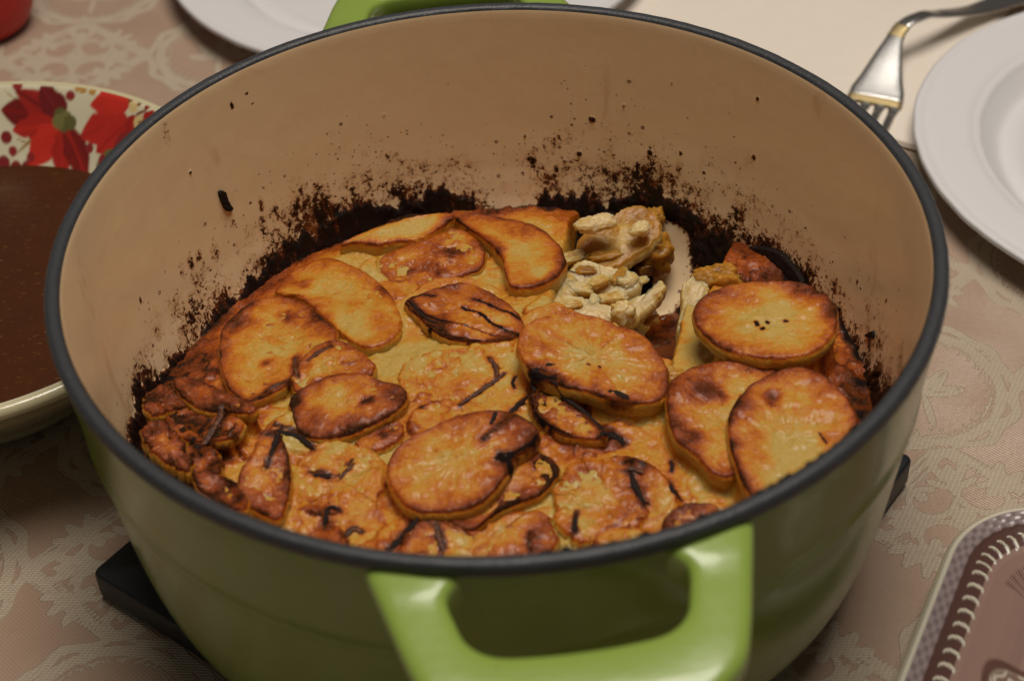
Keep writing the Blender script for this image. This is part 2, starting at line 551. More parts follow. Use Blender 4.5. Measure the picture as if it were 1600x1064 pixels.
prof = [(.1350, H - .0042), (.13535, H - .0028), (.1350, H - .0010), (.1340, H - .0001), (.1328, H), (.1316, H - .0003), (.1308, H - .0012), (.1303, H - .0030)]
rim = addto(lathe('rim', spline(np.array(prof), 40), M['rim'], 400,
                  jitter=lambda th, z: (fbm(th * 40 + z * 300, z * 900, 2, 2) - .5) * .00035))


_pd = np.linspace(-.02, .125, 1451)
_pr = np.interp(_pd, [0, .002, .004, .012, .030, .050, .065, .078, .088, .096, .102, .1055, .108],
                     [.1309, .1303, .1300, .1291, .1270, .1245, .1222, .1190, .1145, .1080, .0980, .085, .060])
_k = np.hanning(111); _k /= _k.sum()
_ps = np.convolve(np.pad(_pr, 55, 'edge'), _k, 'valid')
_w = sstep(.006, .014, _pd) * sstep(.104, .096, _pd)
_pr = _pr * (1 - _w) + _ps * _w


def rin(z):
    """inner wall radius at height z (world)"""
    return np.interp(H - np.asarray(z, float), _pd, _pr)


def wallhit(q):
    d = ray(q)[0]
    ts = np.linspace(.35, .85, 5001)
    P = CAM + d * ts[:, None]
    rr = np.hypot(P[:, 0], P[:, 1])
    ok = (P[:, 2] < H) & (rr >= rin(P[:, 2])) & (P[:, 1] > -.09)
    if not ok.any(): ok[-1] = True
    P = P[np.argmax(ok)]
    return math.atan2(P[1], P[0]), H - P[2]


def wcurve(pts):
    a = np.array([wallhit(p) for p in pts])
    th = np.where(a[:, 0] < -math.pi / 2 - .6, a[:, 0] + 2 * math.pi, a[:, 0])
    o = np.argsort(th)
    return th[o], a[:, 1][o]


th_t, z_t = wcurve([(205, 640), (210, 602), (235, 580), (270, 560), (300, 530), (345, 480), (370, 450), (410, 420), (445, 385), (470, 365),
                    (500, 345), (540, 325), (600, 310), (660, 299), (700, 297), (740, 304), (752, 345), (830, 350), (838, 322), (850, 304),
                    (890, 304), (930, 316), (962, 312), (1000, 290), (1040, 298), (1080, 326), (1120, 358), (1150, 385), (1200, 390),
                    (1240, 415), (1262, 440), (1290, 478), (1310, 510), (1335, 535), (1352, 565), (1378, 600), (1378, 650)])
th_f, z_f = wcurve([(205, 560), (230, 500), (270, 440), (330, 380), (390, 330), (450, 285), (520, 240), (600, 225), (700, 235), (760, 255),
                    (830, 215), (900, 175), (1000, 200), (1100, 245), (1180, 300), (1250, 350), (1300, 400), (1350, 440), (1400, 520), (1410, 600)])

nth = 1500
ths = np.linspace(-np.pi / 2, 1.5 * np.pi, nth, endpoint=False)
dz = np.concatenate([np.linspace(.0012, .004, 5), np.linspace(.0045, .107, 150)])
TH, DZ = np.meshgrid(ths, dz)                                  # rows = depth
topd = np.interp(TH, th_t, z_t)
fld = np.interp(TH, th_f, z_f)
topd = topd + (fbm(TH * 22, DZ * 0, 4, 4) - .5) * .007
soot = .46 * sstep(-.9, 1.2, (DZ - fld) / np.maximum(topd - fld, .004))
soot += .10 * sstep(-.5, 0, (DZ - topd) / np.maximum(topd - fld, .004) )
soot += .70 * sstep(-.0012, .0018, DZ - topd + (fbm(TH * 45, DZ * 200, 71, 4) - .5) * .0075 - .0012)
clump = fbm(TH * 16, DZ * 130, 8, 3)
soot += (clump - .5) * .75 * sstep(.05, .30, soot) * (1 - sstep(.8, 1.1, soot))
soot = np.where((DZ - topd) > .001, np.maximum(soot - .35 * sstep(.56, .72, fbm(TH * 30, DZ * 240, 31, 3)), .2), soot)


def dab(q, r, val, aspect=1.0):
    """a spot of burnt food (val > 0) or a clean patch (val < 0) where the photo shows it"""
    global soot
    a, d = wallhit(q)
    if a < -2.1: a += 2 * math.pi
    rx = (TH - a) * .125 / r; ry = (DZ - d) / (r * aspect)
    e = np.exp(-(rx ** 2 + ry ** 2) ** 1.5)
    if val < 0: soot = soot * (1 - e * min(1, -val))
    else: soot = np.maximum(soot, e * val)


for q, r, v_, asp in (((925, 187), .0016, 1.0, 1), ((905, 240), .0011, 1.1, 1), ((1015, 238), .0013, 1.1, .8), ((958, 243), .0010, .9, 1), ((1184, 155), .0009, 1.0, 1), ((1064, 240), .0009, .9, 1),
                      ((883, 252), .0008, 1, 1), ((975, 165), .0006, 1, 1), ((1100, 270), .0008, .9, 1), ((297, 270), .0007, 1.1, 1), ((1178, 246), .0010, 1.0, 1.3),
                      ((395, 162), .0012, .75, .5), ((362, 165), .0010, .8, 1.8), ((385, 147), .0010, .9, .6), ((820, 212), .0006, 1, 1), ((866, 218), .0005, 1, 1),
                      ((335, 395), .0030, .50, 1.6), ((285, 425), .0026, .52, 1.8), ((245, 520), .0030, .55, 1.5), ((430, 330), .0034, .56, 1.0), ((365, 350), .0020, .50, 1.4), ((470, 300), .0024, .55, 1.0), ((540, 290), .0030, .58, .8), ((640, 262), .0016, .55, .8), ((1130, 300), .0022, .50, 1.2), ((260, 210), .0022, .44, 3.5), ((310, 400), .0022, .62, 1.3), ((408, 318), .0020, .60, 2.0), ((410, 345), .0026, .62, 1.0), ((298, 410), .0020, .62, 2),
                      ((1060, 268), .0022, .55, 3.0), ((1005, 262), .0016, .72, 1), ((455, 72), .0006, .9, 2), ((1320, 250), .0004, .9, 1), ((700, 130), .0004, .9, 1), ((600, 180), .0004, .9, 1),
                      ((1075, 185), .0005, .9, 1), ((1140, 178), .0004, .9, 1), ((760, 195), .0004, .9, 1), ((865, 130), .0004, .9, 1), ((1050, 130), .0005, .9, 1), ((530, 230), .0005, .9, 1),
                      ((1340, 440), .0008, 1.0, 1.5), ((1385, 470), .0007, .9, 2), ((1362, 522), .0011, 1.2, .9), ((220, 470), .0010, .6, 2),
                      ((790, 325), .0075, -1, 1.2), ((1042, 378), .0072, -1, 1.2), ((1050, 410), .0070, -1, 1.4), ((1056, 378), .0050, -1, 1.0), ((1052, 440), .0060, -1, 1.5), ((1040, 470), .0080, -1, 1.4), ((408, 462), .0022, -1, .8), ((318, 584), .0022, -1, 1.2),
                      ((780, 355), .006, -.8, .6), ((620, 318), .0022, -.75, 1.2)):
    dab(q, r, v_, asp)
RR = rin(H - DZ)
lump = sstep(.75, 1.1, soot) * (.0004 + .0012 * fbm(TH * 70, DZ * 560, 12, 3))
RR = RR - lump
V = np.stack([RR * np.cos(TH), RR * np.sin(TH), H - DZ], -1).reshape(-1, 3)
nr = len(dz)
fl_r = np.linspace(1, 0, 26)[1:]
base = np.stack([rin(H - .107) * np.cos(ths), rin(H - .107) * np.sin(ths)], -1)
fl = [np.c_[base * k, np.full(nth, H - .107 - .0010 * (1 - k * k))] for k in fl_r[:-1]]
V = np.vstack([V] + fl + [[[0, 0, H - .108]]])
nr2 = nr + len(fl)
j = np.arange(nth); j2 = (j + 1) % nth
tri = np.stack([np.full(nth, nr2 * nth), (nr2 - 1) * nth + j, (nr2 - 1) * nth + j2], 1)
sa = np.concatenate([soot.ravel(), np.full(len(fl) * nth + 1, .10)])
inner = addto(mesh_np('interior_enamel', V, [gridq(nr2, nth, True), tri[:, ::-1]], M['enamel'], attrs={'soot': sa}))


# handles
def handle(ang):
    a = math.radians(ang)
    ax = np.array([math.cos(a), math.sin(a)]); tx = np.array([-ax[1], ax[0]])
    # inner (hole) and outer outlines, half loop from one root to the other: (radial, tangential)
    out = np.array([(.1226, -.0500), (.1290, -.0484), (.1420, -.0450), (.1560, -.0412), (.1660, -.0370), (.1735, -.0275), (.1762, -.0140), (.1765, 0)])
    hol = np.array([(.1300, -.0235), (.1325, -.0262), (.1370, -.0296), (.1440, -.0285), (.1505, -.0262), (.1548, -.0205), (.1562, -.0110), (.1566, 0)])
    def full(c): return np.vstack([c, (c * [1, -1])[::-1][1:]])
    n = 120
    O = spline(full(out), n); I = spline(full(hol), n)
    # cross-section that runs round the loop: t = 0 at hole side, 1 at outer side
    secs = []
    m = 28
    for k in range(m):
        ph = 2 * math.pi * k / m
        cx = math.copysign(abs(math.cos(ph)) ** .42, math.cos(ph)); cz = math.copysign(abs(math.sin(ph)) ** .5, math.sin(ph))
        tt = .5 + .5 * cx
        P = I * (1 - tt) + O * tt
        drop = np.clip((P[:, 0] - .135), 0, 1) * .06
        thick = .0050
        z = H - .0098 + thick * cz - drop
        root = sstep(.142, .126, P[:, 0]) * (-.004 if cz < 0 else .0010)
        xy = P[:, :1] * ax + P[:, 1:] * tx
        secs.append(np.c_[xy, z + root])
    V = np.array(secs).transpose(1, 0, 2).reshape(-1, 3)
    return addto(mesh_np('handle', V, gridq(n, m, True), M['green_h']))


handle(-84.4)
handle(95.6)

# ------------------------------------------------------------------ potatoes
ZF = H - .0655


class Slice:
    pass


SL = []


def slice_(poly, z, tilt, thick, base, rimb, label, blobs=(), seed=1, curl=0.0, rough=.0008, fib=.05, chars=(), wob=1.0, name='potato_slice', sink=.90, pale=False):
    """poly: outline on the photo; z: height of its middle below the pot's rim (m); tilt: rise per metre along x and y"""
    s = Slice()
    s.n = np.array([-tilt[0], -tilt[1], 1.0]); s.n /= np.linalg.norm(s.n)
    c = at([np.mean(poly, axis=0)], H - z)[0]
    s.c = c; s.tilt = tilt; s.thick = thick; s.sink = sink; s.pale = pale
    P = onplane(poly, c, s.n)
    s.xy = spline(P[:, :2], 150, True)
    s.xy = s.xy + (np.stack([fbm(np.arange(150) * .35, np.full(150, seed * 3.1), seed, 3), fbm(np.arange(150) * .35, np.full(150, seed * 5.7), seed + 9, 3)], 1) - .5) * .0011 * wob
    s.xy[-6:] = s.xy[-6:] * np.linspace(1, .5, 6)[:, None] + s.xy[:1] * (1 - np.linspace(1, .5, 6))[:, None] if False else s.xy[-6:]
    s.pxm = np.mean(poly, axis=0); s.lab = label; s.base = base; s.rimb = rimb; s.blobs = blobs; s.seed = seed; s.curl = curl; s.rough = rough; s.fib = fib; s.chars = chars; s.name = name
    SL.append(s)
    return s


def build_slice(s):
    n = len(s.xy); K = 46
    c2 = s.xy.mean(0)
    D2 = s.xy - c2; L = np.linalg.norm(D2, axis=1)
    rho = np.linspace(0, 1, K + 1)[1:] ** .85
    XY = c2 + D2[None] * rho[:, None, None]
    x, y = XY[..., 0], XY[..., 1]
    edge = (1 - rho)[:, None] * L[None]                         # distance to the outline
    plane = s.c[2] + s.tilt[0] * (x - s.c[0]) + s.tilt[1] * (y - s.c[1])
    a = np.arctan2(D2[:, 1], D2[:, 0])[None] * np.ones_like(x)
    rnd = .0008
    h = -np.maximum(rnd - edge, 0) ** 2 / (rnd) * .9
    wr = fbm(x * 260, y * 260, s.seed + 3, 4) - .5
    rad = fbm(a * 9 + wr * 1.2, rho[:, None] * 2.2 + 0 * a, s.seed + 21, 3) - .5
    h = h + .0022 * (fbm(x * 70, y * 70, s.seed + 90, 2) - .5) * sstep(0, .003, edge)
    h = h + s.rough * 2.0 * wr * sstep(0, .004, edge) + s.fib * .006 * rad * sstep(0, .006, edge) + s.curl * (rho[:, None] ** 3) * (.6 + .8 * vnoise(a * 1.3 + 7, a * 0, s.seed))
    z = plane + h
    ww = .0007 + .0026 * fbm(a * 3, a * 0 + s.seed, s.seed + 5, 2) ** 1.5
    seg = .25 + .75 * sstep(.36, .62, fbm(a * 1.6 + s.seed, a * 0, s.seed + 8, 3))
    brown = s.base - .13 + s.rimb * .85 * seg * np.exp(-(edge / ww) ** 1.1) + .46 * np.exp(-edge / (.0030 + .005 * fbm(a * 2, a * 0 + s.seed, s.seed + 6, 2))) * (.4 + s.rimb) + (fbm(x * 130, y * 130, s.seed + 40, 4) - .5) * .50 + rad * s.fib * 1.6
    char = np.zeros_like(x)
    for (bx, by, br, bs) in s.blobs:
        p = onplane([(bx, by)], s.c, s.n)[0]
        r_ = br * .00021
        d = np.hypot(x - p[0], (y - p[1])) / r_ * (1 + .7 * (fbm(x * 420, y * 420, s.seed + 60, 3) - .5))
        brown = brown + bs * np.exp(-d ** 2)
    for st in s.chars:                                       # (width px, [(x,y)...])
        P = spline(onplane(st[1], s.c, s.n)[:, :2], 40)
        d = np.min(np.hypot(x[..., None] - P[:, 0], y[..., None] - P[:, 1]), -1) / (st[0] * .00021)
        d = d * (1 + .8 * (fbm(x * 600, y * 600, s.seed + 70, 2) - .5))
        char = np.maximum(char, 1.15 * np.exp(-d ** 2)); brown = brown + .35 * np.exp(-(d / 2.2) ** 2)
    for a_, k_ in STRIPS:
        if np.abs(np.mean(a_[0], axis=0) - s.pxm).max() > 170: continue
        P = spline(onplane(a_[0], s.c, s.n)[:, :2], 16)
        d = np.min(np.hypot(x[..., None] - P[:, 0], y[..., None] - P[:, 1]), -1) / (a_[1] * .00021) * (1 + .9 * (fbm(x * 500, y * 500, 9, 2) - .5))
        brown = brown + .34 * np.exp(-(d / 1.3) ** 2); char = np.maximum(char, .75 * np.exp(-(d / .7) ** 2))
    V = [np.stack([x, y, z], -1).reshape(-1, 3)]
    B = [brown.ravel()]; C_ = [char.ravel()]
    zt = z[-1]
    bulge = [(.10, .0004), (.3, .0007), (.6, .0005), (.85, 0), (1.0, -.0008)]
    for f_, o_ in bulge:
        q = c2 + D2 * (1 + o_ / L[:, None])
        V.append(np.c_[q, zt - s.thick * f_])
        B.append(np.full(n, max(.0, .22 - .5 * f_) + s.rimb * .35 * max(0, 1 - 2.2 * f_)) + .25 * (fbm(a[0] * 6, a[0] * 0 + f_ * 3, s.seed + 80, 3) - .5)); C_.append(char[-1] * (1 - f_))
    for k in (.8, .4):
        q = c2 + D2 * k
        V.append(np.c_[q, (s.c[2] + s.tilt[0] * (q[:, 0] - s.c[0]) + s.tilt[1] * (q[:, 1] - s.c[1])) - s.thick]); B.append(np.full(n, .1)); C_.append(np.zeros(n))
    rows = K + 7
    V.append([[*c2, z[0].mean()]]); B.append([brown[0].mean()]); C_.append([0])
    V.append([[*c2, s.c[2] + s.tilt[0] * (c2[0] - s.c[0]) + s.tilt[1] * (c2[1] - s.c[1]) - s.thick]]); B.append([.1]); C_.append([0])
    V = np.vstack(V)
    j = np.arange(n); j2 = (j + 1) % n
    t1 = np.stack([np.full(n, rows * n), j, j2], 1); t2 = np.stack([np.full(n, rows * n + 1), (rows - 1) * n + j2, (rows - 1) * n + j], 1)
    q = gridq(rows, n, True)[:, ::-1]
    area = np.sum(s.xy[:, 0] * np.roll(s.xy[:, 1], -1) - s.xy[:, 1] * np.roll(s.xy[:, 0], -1))
    if area < 0:
        q = q[:, ::-1]; t1 = t1[:, ::-1]; t2 = t2[:, ::-1]
    base = (s.c[0], s.c[1], s.c[2] - s.thick)
    o = mesh_np(s.name, V, [q, t1, t2], M['pale' if s.pale else 'potato'], attrs={'brown': np.concatenate([np.ravel(b) for b in B]), 'char': np.concatenate([np.ravel(b) for b in C_])}, world_at=base)
    tag(o, ' '.join(s.lab.split()[:16]), 'potato slice' if not s.pale else 'potato piece', 'roast potato slices on top of the bake' if not s.pale else 'broken potato pieces in the scooped gap')
    return o


def zz(k, off, sc, pts):
    return [(off[0] + a / k, off[1] + b / k) for a, b in pts]


# right back
slice_([(1087, 480), (1100, 462), (1140, 446), (1190, 440), (1245, 441), (1280, 455), (1302, 475), (1308, 502), (1300, 528), (1272, 550), (1230, 560), (1180, 558), (1130, 545), (1100, 522), (1086, 500)],
       .052, (.06, -.02), .0055, .30, .42, 'round golden slice with three little pits, at the right rear against the crust',
       blobs=[(1250, 455, 26, .35), (1295, 490, 18, .25), (1150, 470, 30, .15), (1190, 510, 40, -.25), (1215, 480, 40, -.12), (1115, 500, 25, .12)],
       chars=[(3.2, [(1181, 504), (1184, 510)]), (2.5, [(1190, 516), (1193, 513)]), (3.0, [(1229, 501), (1230, 502)]), (2.5, [(1198, 503), (1200, 504)])], seed=11, curl=.0006, sink=.45)
# centre big slice
slice_([(810, 530), (822, 508), (850, 494), (890, 490), (930, 494), (965, 508), (1000, 520), (1025, 545), (1042, 575), (1045, 600), (1035, 620), (1005, 629), (960, 625), (910, 610), (860, 597), (830, 580), (812, 553)],
       .0545, (-.03, .06), .0065, .33, .30, 'large orange-gold slice in the middle with a pale starry centre and a charred left corner',
       blobs=[(910, 560, 34, -.22), (880, 540, 25, .10), (980, 530, 30, .18), (840, 540, 22, .10), (950, 600, 40, .05), (1030, 590, 18, .2), (850, 590, 18, .25)],
       chars=[(7, [(830, 580), (846, 588), (866, 592)]), (5, [(836, 592), (848, 598)]), (1.6, [(918, 568), (921, 569)]), (1.4, [(936, 571), (938, 572)])], seed=23, fib=.20, curl=.0004, sink=.35)
# lower centre
slice_([(606, 740), (612, 708), (635, 684), (664, 670), (709, 649), (760, 639), (804, 643), (836, 663), (841, 680), (830, 696), (806, 711), (794, 735), (779, 756), (753, 782), (721, 794), (677, 798), (648, 795), (619, 771)],
       .0565, (.05, .08), .0060, .30, .34, 'smooth golden slice leaning at the lower middle, burnt notch on its right',
       blobs=[(690, 700, 38, -.12), (730, 740, 40, -.08), (800, 670, 30, .22), (700, 770, 24, .12), (760, 750, 22, .2), (640, 700, 24, .12), (825, 680, 15, .3)],
       chars=[(8, [(780, 712), (792, 716), (800, 708)]), (5, [(796, 722), (797, 735)]), (3.5, [(806, 706), (830, 692), (838, 680)])], seed=35, fib=.12, sink=.45)
# lip under lower centre
slice_([(700, 812), (737, 826), (765, 806), (800, 788), (842, 772), (862, 752), (873, 736), (866, 718), (850, 708), (828, 700), (800, 715), (760, 750), (720, 780)],
       .0615, (.02, .02), .0050, .42, .42, 'browned slice showing only its dark curved lip below the lower middle slice',
       blobs=[(858, 735, 22, .45), (845, 720, 16, .3), (800, 775, 22, .28), (780, 795, 18, .2), (730, 815, 20, .1)],
       chars=[(2.2, [(835, 722), (842, 735), (838, 745)])], seed=41)
# left
slice_([(344, 537), (349, 513), (369, 490), (403, 469), (437, 464), (468, 471), (498, 493), (525, 517), (518, 540), (495, 558), (464, 581), (444, 605), (410, 622), (383, 628), (359, 608), (346, 578)],
       .0655, (.06, -.08), .0050, .24, .50, 'round slice at the left rear with a dark upper edge and two brown spots',
       blobs=[(450, 495, 18, .55), (415, 568, 11, .6), (375, 505, 24, .38), (480, 505, 26, .28), (390, 480, 22, .3), (450, 545, 28, -.12), (400, 545, 24, -.1), (470, 565, 16, .15)],
       chars=[(2.6, [(500, 548), (515, 542)])], seed=52, curl=.0008)
# back left
slice_([(431, 456), (446, 432), (471, 415), (508, 402), (539, 409), (572, 425), (599, 446), (616, 469), (627, 497), (623, 517), (606, 532), (579, 541), (555, 535), (528, 515), (500, 490), (468, 466)],
       .0690, (.04, -.12), .0055, .22, .30, 'pale oval slice with orange blotches just behind the round left slice',
       blobs=[(475, 447, 18, .55), (555, 475, 20, .28), (590, 500, 22, .38), (510, 420, 24, .18), (540, 520, 30, -.2), (600, 450, 18, .25), (450, 440, 20, .2)], seed=63, fib=.06)
# back flat half slice
slice_([(532, 381), (565, 364), (605, 349), (645, 338), (679, 333), (710, 334), (700, 346), (675, 362), (653, 373), (620, 376), (589, 381), (560, 377)],
       .0715, (0, .05), .0085, .12, .44, 'pale half slice with orange cut sides standing at the very back against the burnt band',
       blobs=[(640, 352, 40, -.10), (700, 340, 18, .35), (540, 378, 14, .2)], seed=71, rough=.0003, fib=.03, sink=.45)
# wrinkled brown slice
slice_([(590, 422), (596, 400), (630, 386), (680, 366), (715, 356), (742, 370), (757, 392), (752, 416), (722, 430), (665, 444), (615, 440)],
       .0735, (.02, .0), .0045, .42, .22, 'wrinkled slice with a deep brown blistered skin below the back half slice',
       blobs=[(705, 395, 22, .50), (665, 412, 22, .42), (640, 425, 18, .30), (690, 425, 18, .22), (740, 400, 14, -.15), (720, 372, 20, -.2)], seed=80, rough=.0016)
# back right slice
slice_([(704, 334), (743, 332), (788, 340), (832, 349), (858, 365), (879, 390), (883, 410), (871, 429), (845, 443), (813, 448), (795, 442), (789, 420), (781, 397), (762, 376), (736, 358)],
       .0690, (.02, -.10), .0075, .28, .50, 'amber slice with a bright glossy lower edge at the back, left of the scooped gap',
       blobs=[(820, 362, 24, .25), (845, 425, 12, -.35), (780, 350, 30, .2), (820, 400, 40, -.04), (720, 342, 16, .4)],
       chars=[(2.6, [(711, 346), (716, 347)]), (2.6, [(722, 352), (730, 356)])], seed=91, rough=.0004, fib=.05, sink=.45)
# charred half slice
slice_([(633, 468), (653, 459), (685, 447), (726, 440), (760, 452), (790, 470), (812, 490), (818, 512), (808, 524), (781, 531), (743, 532), (698, 525), (669, 508), (655, 493), (641, 482)],
       .0645, (-.02, -.02), .0060, .38, .35, 'half slice with black charred curved lines, in the middle behind the large centre slice',
       blobs=[(700, 490, 22, .22), (740, 470, 22, .12), (780, 500, 14, -.15), (690, 515, 26, .35)],
       chars=[(2.4, [(634, 467), (650, 480), (672, 496), (700, 504)]), (2.0, [(634, 467), (660, 461), (680, 462)]), (2.8, [(722, 479), (745, 490), (766, 502), (784, 514), (812, 523)]),
              (2.6, [(740, 467), (760, 474), (795, 490), (815, 499)]), (1.3, [(668, 507), (700, 524), (745, 531), (790, 528)]), (1.1, [(700, 505), (760, 520), (800, 527)])], seed=104, rough=.0012, sink=.35)
# left middle
slice_([(455, 641), (455, 618), (480, 600), (525, 582), (564, 581), (603, 594), (629, 602), (634, 616), (622, 636), (590, 657), (551, 674), (512, 682), (478, 679), (462, 666)],
       .0610, (.05, .05), .0050, .40, .46, 'browned slice left of the middle with a dark scalloped right edge and one burnt spot',
       blobs=[(575, 627, 11, .5), (612, 620, 14, .35), (540, 660, 20, .25), (500, 655, 20, .2), (520, 610, 26, -.1), (465, 625, 12, .35)],
       chars=[(1.9, [(566, 630), (582, 622)])], seed=113)
# right pair
slice_([(1043, 614), (1055, 591), (1085, 574), (1129, 565), (1187, 570), (1215, 585), (1200, 650), (1175, 720), (1140, 745), (1112, 738), (1090, 715), (1072, 700), (1055, 685), (1045, 652)],
       .0570, (-.04, .05), .0060, .28, .48, 'slice with a big dark brown blister, half tucked under the large right slice',
       blobs=[(1108, 608, 24, .62), (1130, 620, 13, .3), (1070, 620, 24, .25), (1088, 682, 15, .45), (1060, 660, 20, .3), (1150, 640, 40, -.18), (1110, 710, 22, -.12)], seed=125, curl=.0008)
slice_([(1139, 655), (1150, 631), (1173, 604), (1207, 583), (1248, 575), (1281, 584), (1309, 608), (1329, 635), (1340, 662), (1336, 700), (1310, 745), (1250, 790), (1195, 795), (1166, 765), (1150, 729), (1141, 692)],
       .0535, (.05, .03), .0065, .25, .58, 'largest slice at the right edge with a thick dark brown rim and a brown spot near its top',
       blobs=[(1205, 622, 17, .62), (1215, 640, 12, .25), (1160, 640, 24, .34), (1182, 678, 12, .25), (1250, 700, 60, -.16), (1290, 680, 20, .18), (1275, 640, 24, .1), (1150, 700, 16, .25)],
       chars=[(1.1, [(1280, 675), (1292, 692)])], seed=137, curl=.0012, fib=.06, sink=.45)
# dark one at the near rim
slice_([(1036, 822), (1044, 800), (1066, 786), (1098, 783), (1122, 791), (1135, 812), (1125, 840), (1085, 855), (1048, 848)],
       .0560, (-.02, .08), .0050, .68, .20, 'small dark purplish brown slice just visible over the near rim', blobs=[(1115, 792, 14, -.3)], seed=149)
# small charred half under centre
slice_([(828, 616), (848, 606), (876, 617), (907, 637), (932, 662), (947, 678), (926, 684), (888, 679), (856, 663), (834, 641)],
       .0600, (0, .03), .0050, .34, .52, 'small pointed slice with burnt purple edges tucked under the large centre slice',
       blobs=[(850, 632, 14, .5), (893, 654, 10, .35), (870, 650, 14, .15), (915, 665, 16, -.25)],
       chars=[(2.2, [(830, 620), (838, 645), (860, 664), (890, 678)])], seed=151)
# left bottom lips and slabs
slice_([(372, 745), (392, 705), (412, 672), (432, 672), (447, 700), (452, 735), (450, 775), (436, 808), (408, 800), (380, 780)],
       .0590, (-.05, .10), .0050, .34, .42, 'upright golden slice with a brown right edge, lower left beside the crossed burnt strips',
       blobs=[(440, 740, 13, .35), (425, 775, 18, .22), (400, 720, 24, -.12), (400, 770, 20, .1)], seed=163)
slice_([(300, 742), (325, 742), (352, 748), (374, 762), (388, 786), (380, 800), (350, 790), (315, 768)],
       .0560, (.02, .04), .0045, .46, .42, 'curled brown slice peeping over the near rim at the lower left',
       blobs=[(345, 768, 14, .35), (372, 780, 10, .3)], seed=171, curl=.0014)
slice_([(555, 690), (575, 678), (600, 664), (625, 658), (630, 674), (616, 690), (590, 702), (568, 704)],
       .0635, (0, .03), .0040, .40, .30, 'narrow curled sliver with brown blisters below the browned left middle slice',
       blobs=[(600, 680, 10, .4), (615, 672, 8, .3)], seed=182)
slice_([(270, 592), (292, 588), (330, 600), (368, 618), (398, 632), (392, 644), (350, 640), (320, 640), (285, 618)],
       .0560, (.02, -.02), .0045, .56, .25, 'reddish brown strip-like slice at the left edge under the round left slice',
       blobs=[(300, 600, 14, .2), (340, 625, 16, .1), (375, 632, 12, .3)], seed=193)
slice_([(256, 634), (300, 640), (345, 642), (378, 655), (372, 676), (330, 688), (290, 686), (262, 665)],
       .0580, (.06, 0), .0045, .52, .08, 'smooth dark red-brown slice lying in the left corner of the pot', blobs=[(300, 665, 26, .08), (350, 655, 20, -.05)], seed=203, rough=.0012)
slice_([(222, 668), (248, 655), (275, 672), (292, 700), (300, 728), (278, 730), (250, 712), (230, 694)],
       .0545, (-.10, .05), .0060, .50, .30, 'ragged dark orange slice jammed against the wall in the left corner',
       blobs=[(240, 675, 12, .3), (280, 715, 12, .3)], seed=351, rough=.0016, wob=2.5)
slice_([(285, 700), (312, 692), (335, 702), (345, 725), (335, 742), (310, 742), (292, 725)],
       .0580, (0, .10), .0050, .34, .35, 'small orange slice with brown curls between the left corner and the near rim',
       blobs=[(300, 712, 8, .4), (325, 735, 9, .3)], seed=357, rough=.0014, wob=2)
slice_([(225, 625), (240, 604), (262, 598), (282, 615), (290, 634), (262, 640), (238, 648)],
       .0570, (-.12, -.02), .0050, .60, .30, 'very dark red-brown slice against the burnt wall at the far left',
       blobs=[(245, 620, 14, .3)], seed=361, rough=.0014, wob=2)
slice_([(470, 560), (497, 536), (530, 530), (560, 545), (585, 570), (570, 590), (530, 592), (490, 600), (462, 608), (455, 588)],
       .0625, (.03, 0), .0040, .30, .30, 'golden buckled slice between the round left slice and the browned middle one',
       blobs=[(480, 575, 14, .3), (500, 600, 14, .2), (530, 560, 26, -.05)], seed=214, rough=.0012)
slice_([(640, 560), (690, 545), (745, 548), (775, 575), (770, 615), (735, 640), (690, 650), (650, 640), (628, 610), (625, 580)],
       .0650, (0, .03), .0040, .14, .10, 'pale yellow slice with scattered brown flecks in the middle of the bake',
       blobs=[(660, 600, 20, .18), (745, 595, 12, .3), (700, 565, 30, .12), (690, 620, 24, -.08)],
       chars=[(1.7, [(711, 596), (713, 600)])], seed=225, rough=.0010, sink=.98, wob=3)
slice_([(470, 715), (500, 690), (545, 690), (590, 712), (600, 745), (590, 790), (560, 815), (515, 812), (480, 790), (462, 750)],
       .0640, (0, .06), .0040, .20, .10, 'pale golden slice with small charred ticks, left of the lower middle slice',
       blobs=[(520, 760, 30, .12), (560, 720, 26, -.1), (500, 790, 22, .18), (596, 793, 9, .5), (560, 770, 26, .1)], seed=236, rough=.0010, sink=.98, wob=3)
slice_([(875, 745), (905, 715), (950, 715), (990, 735), (1010, 770), (1005, 810), (965, 840), (915, 845), (880, 825), (865, 785)],
       .0630, (0, .08), .0040, .28, .10, 'broad orange-brown slice low in front, right of the lower middle slice',
       blobs=[(970, 790, 26, .22), (930, 740, 26, .14), (900, 790, 26, -.08), (985, 760, 14, .2), (945, 815, 22, .16)], seed=247, rough=.0013, sink=.98, wob=3)
slice_([(640, 825), (690, 812), (740, 830), (790, 805), (850, 800), (870, 850), (840, 885), (740, 890), (660, 880), (625, 860)],
       .0625, (0, .10), .0045, .40, .10, 'wide amber slice along the near rim at the front of the pot',
       blobs=[(830, 838, 16, .3), (740, 850, 40, .12), (800, 820, 26, -.1)], seed=258, sink=.98, wob=3)
slice_([(1058, 540), (1075, 470), (1098, 455), (1120, 520), (1150, 548), (1230, 572), (1190, 582), (1120, 582), (1062, 600), (1050, 575)],
       .0690, (.02, -.1), .0070, .04, .05, 'pale waxy slice standing between the scooped gap and the pitted round slice', blobs=[(1100, 560, 30, .08)], seed=263, rough=.0005, fib=.03)

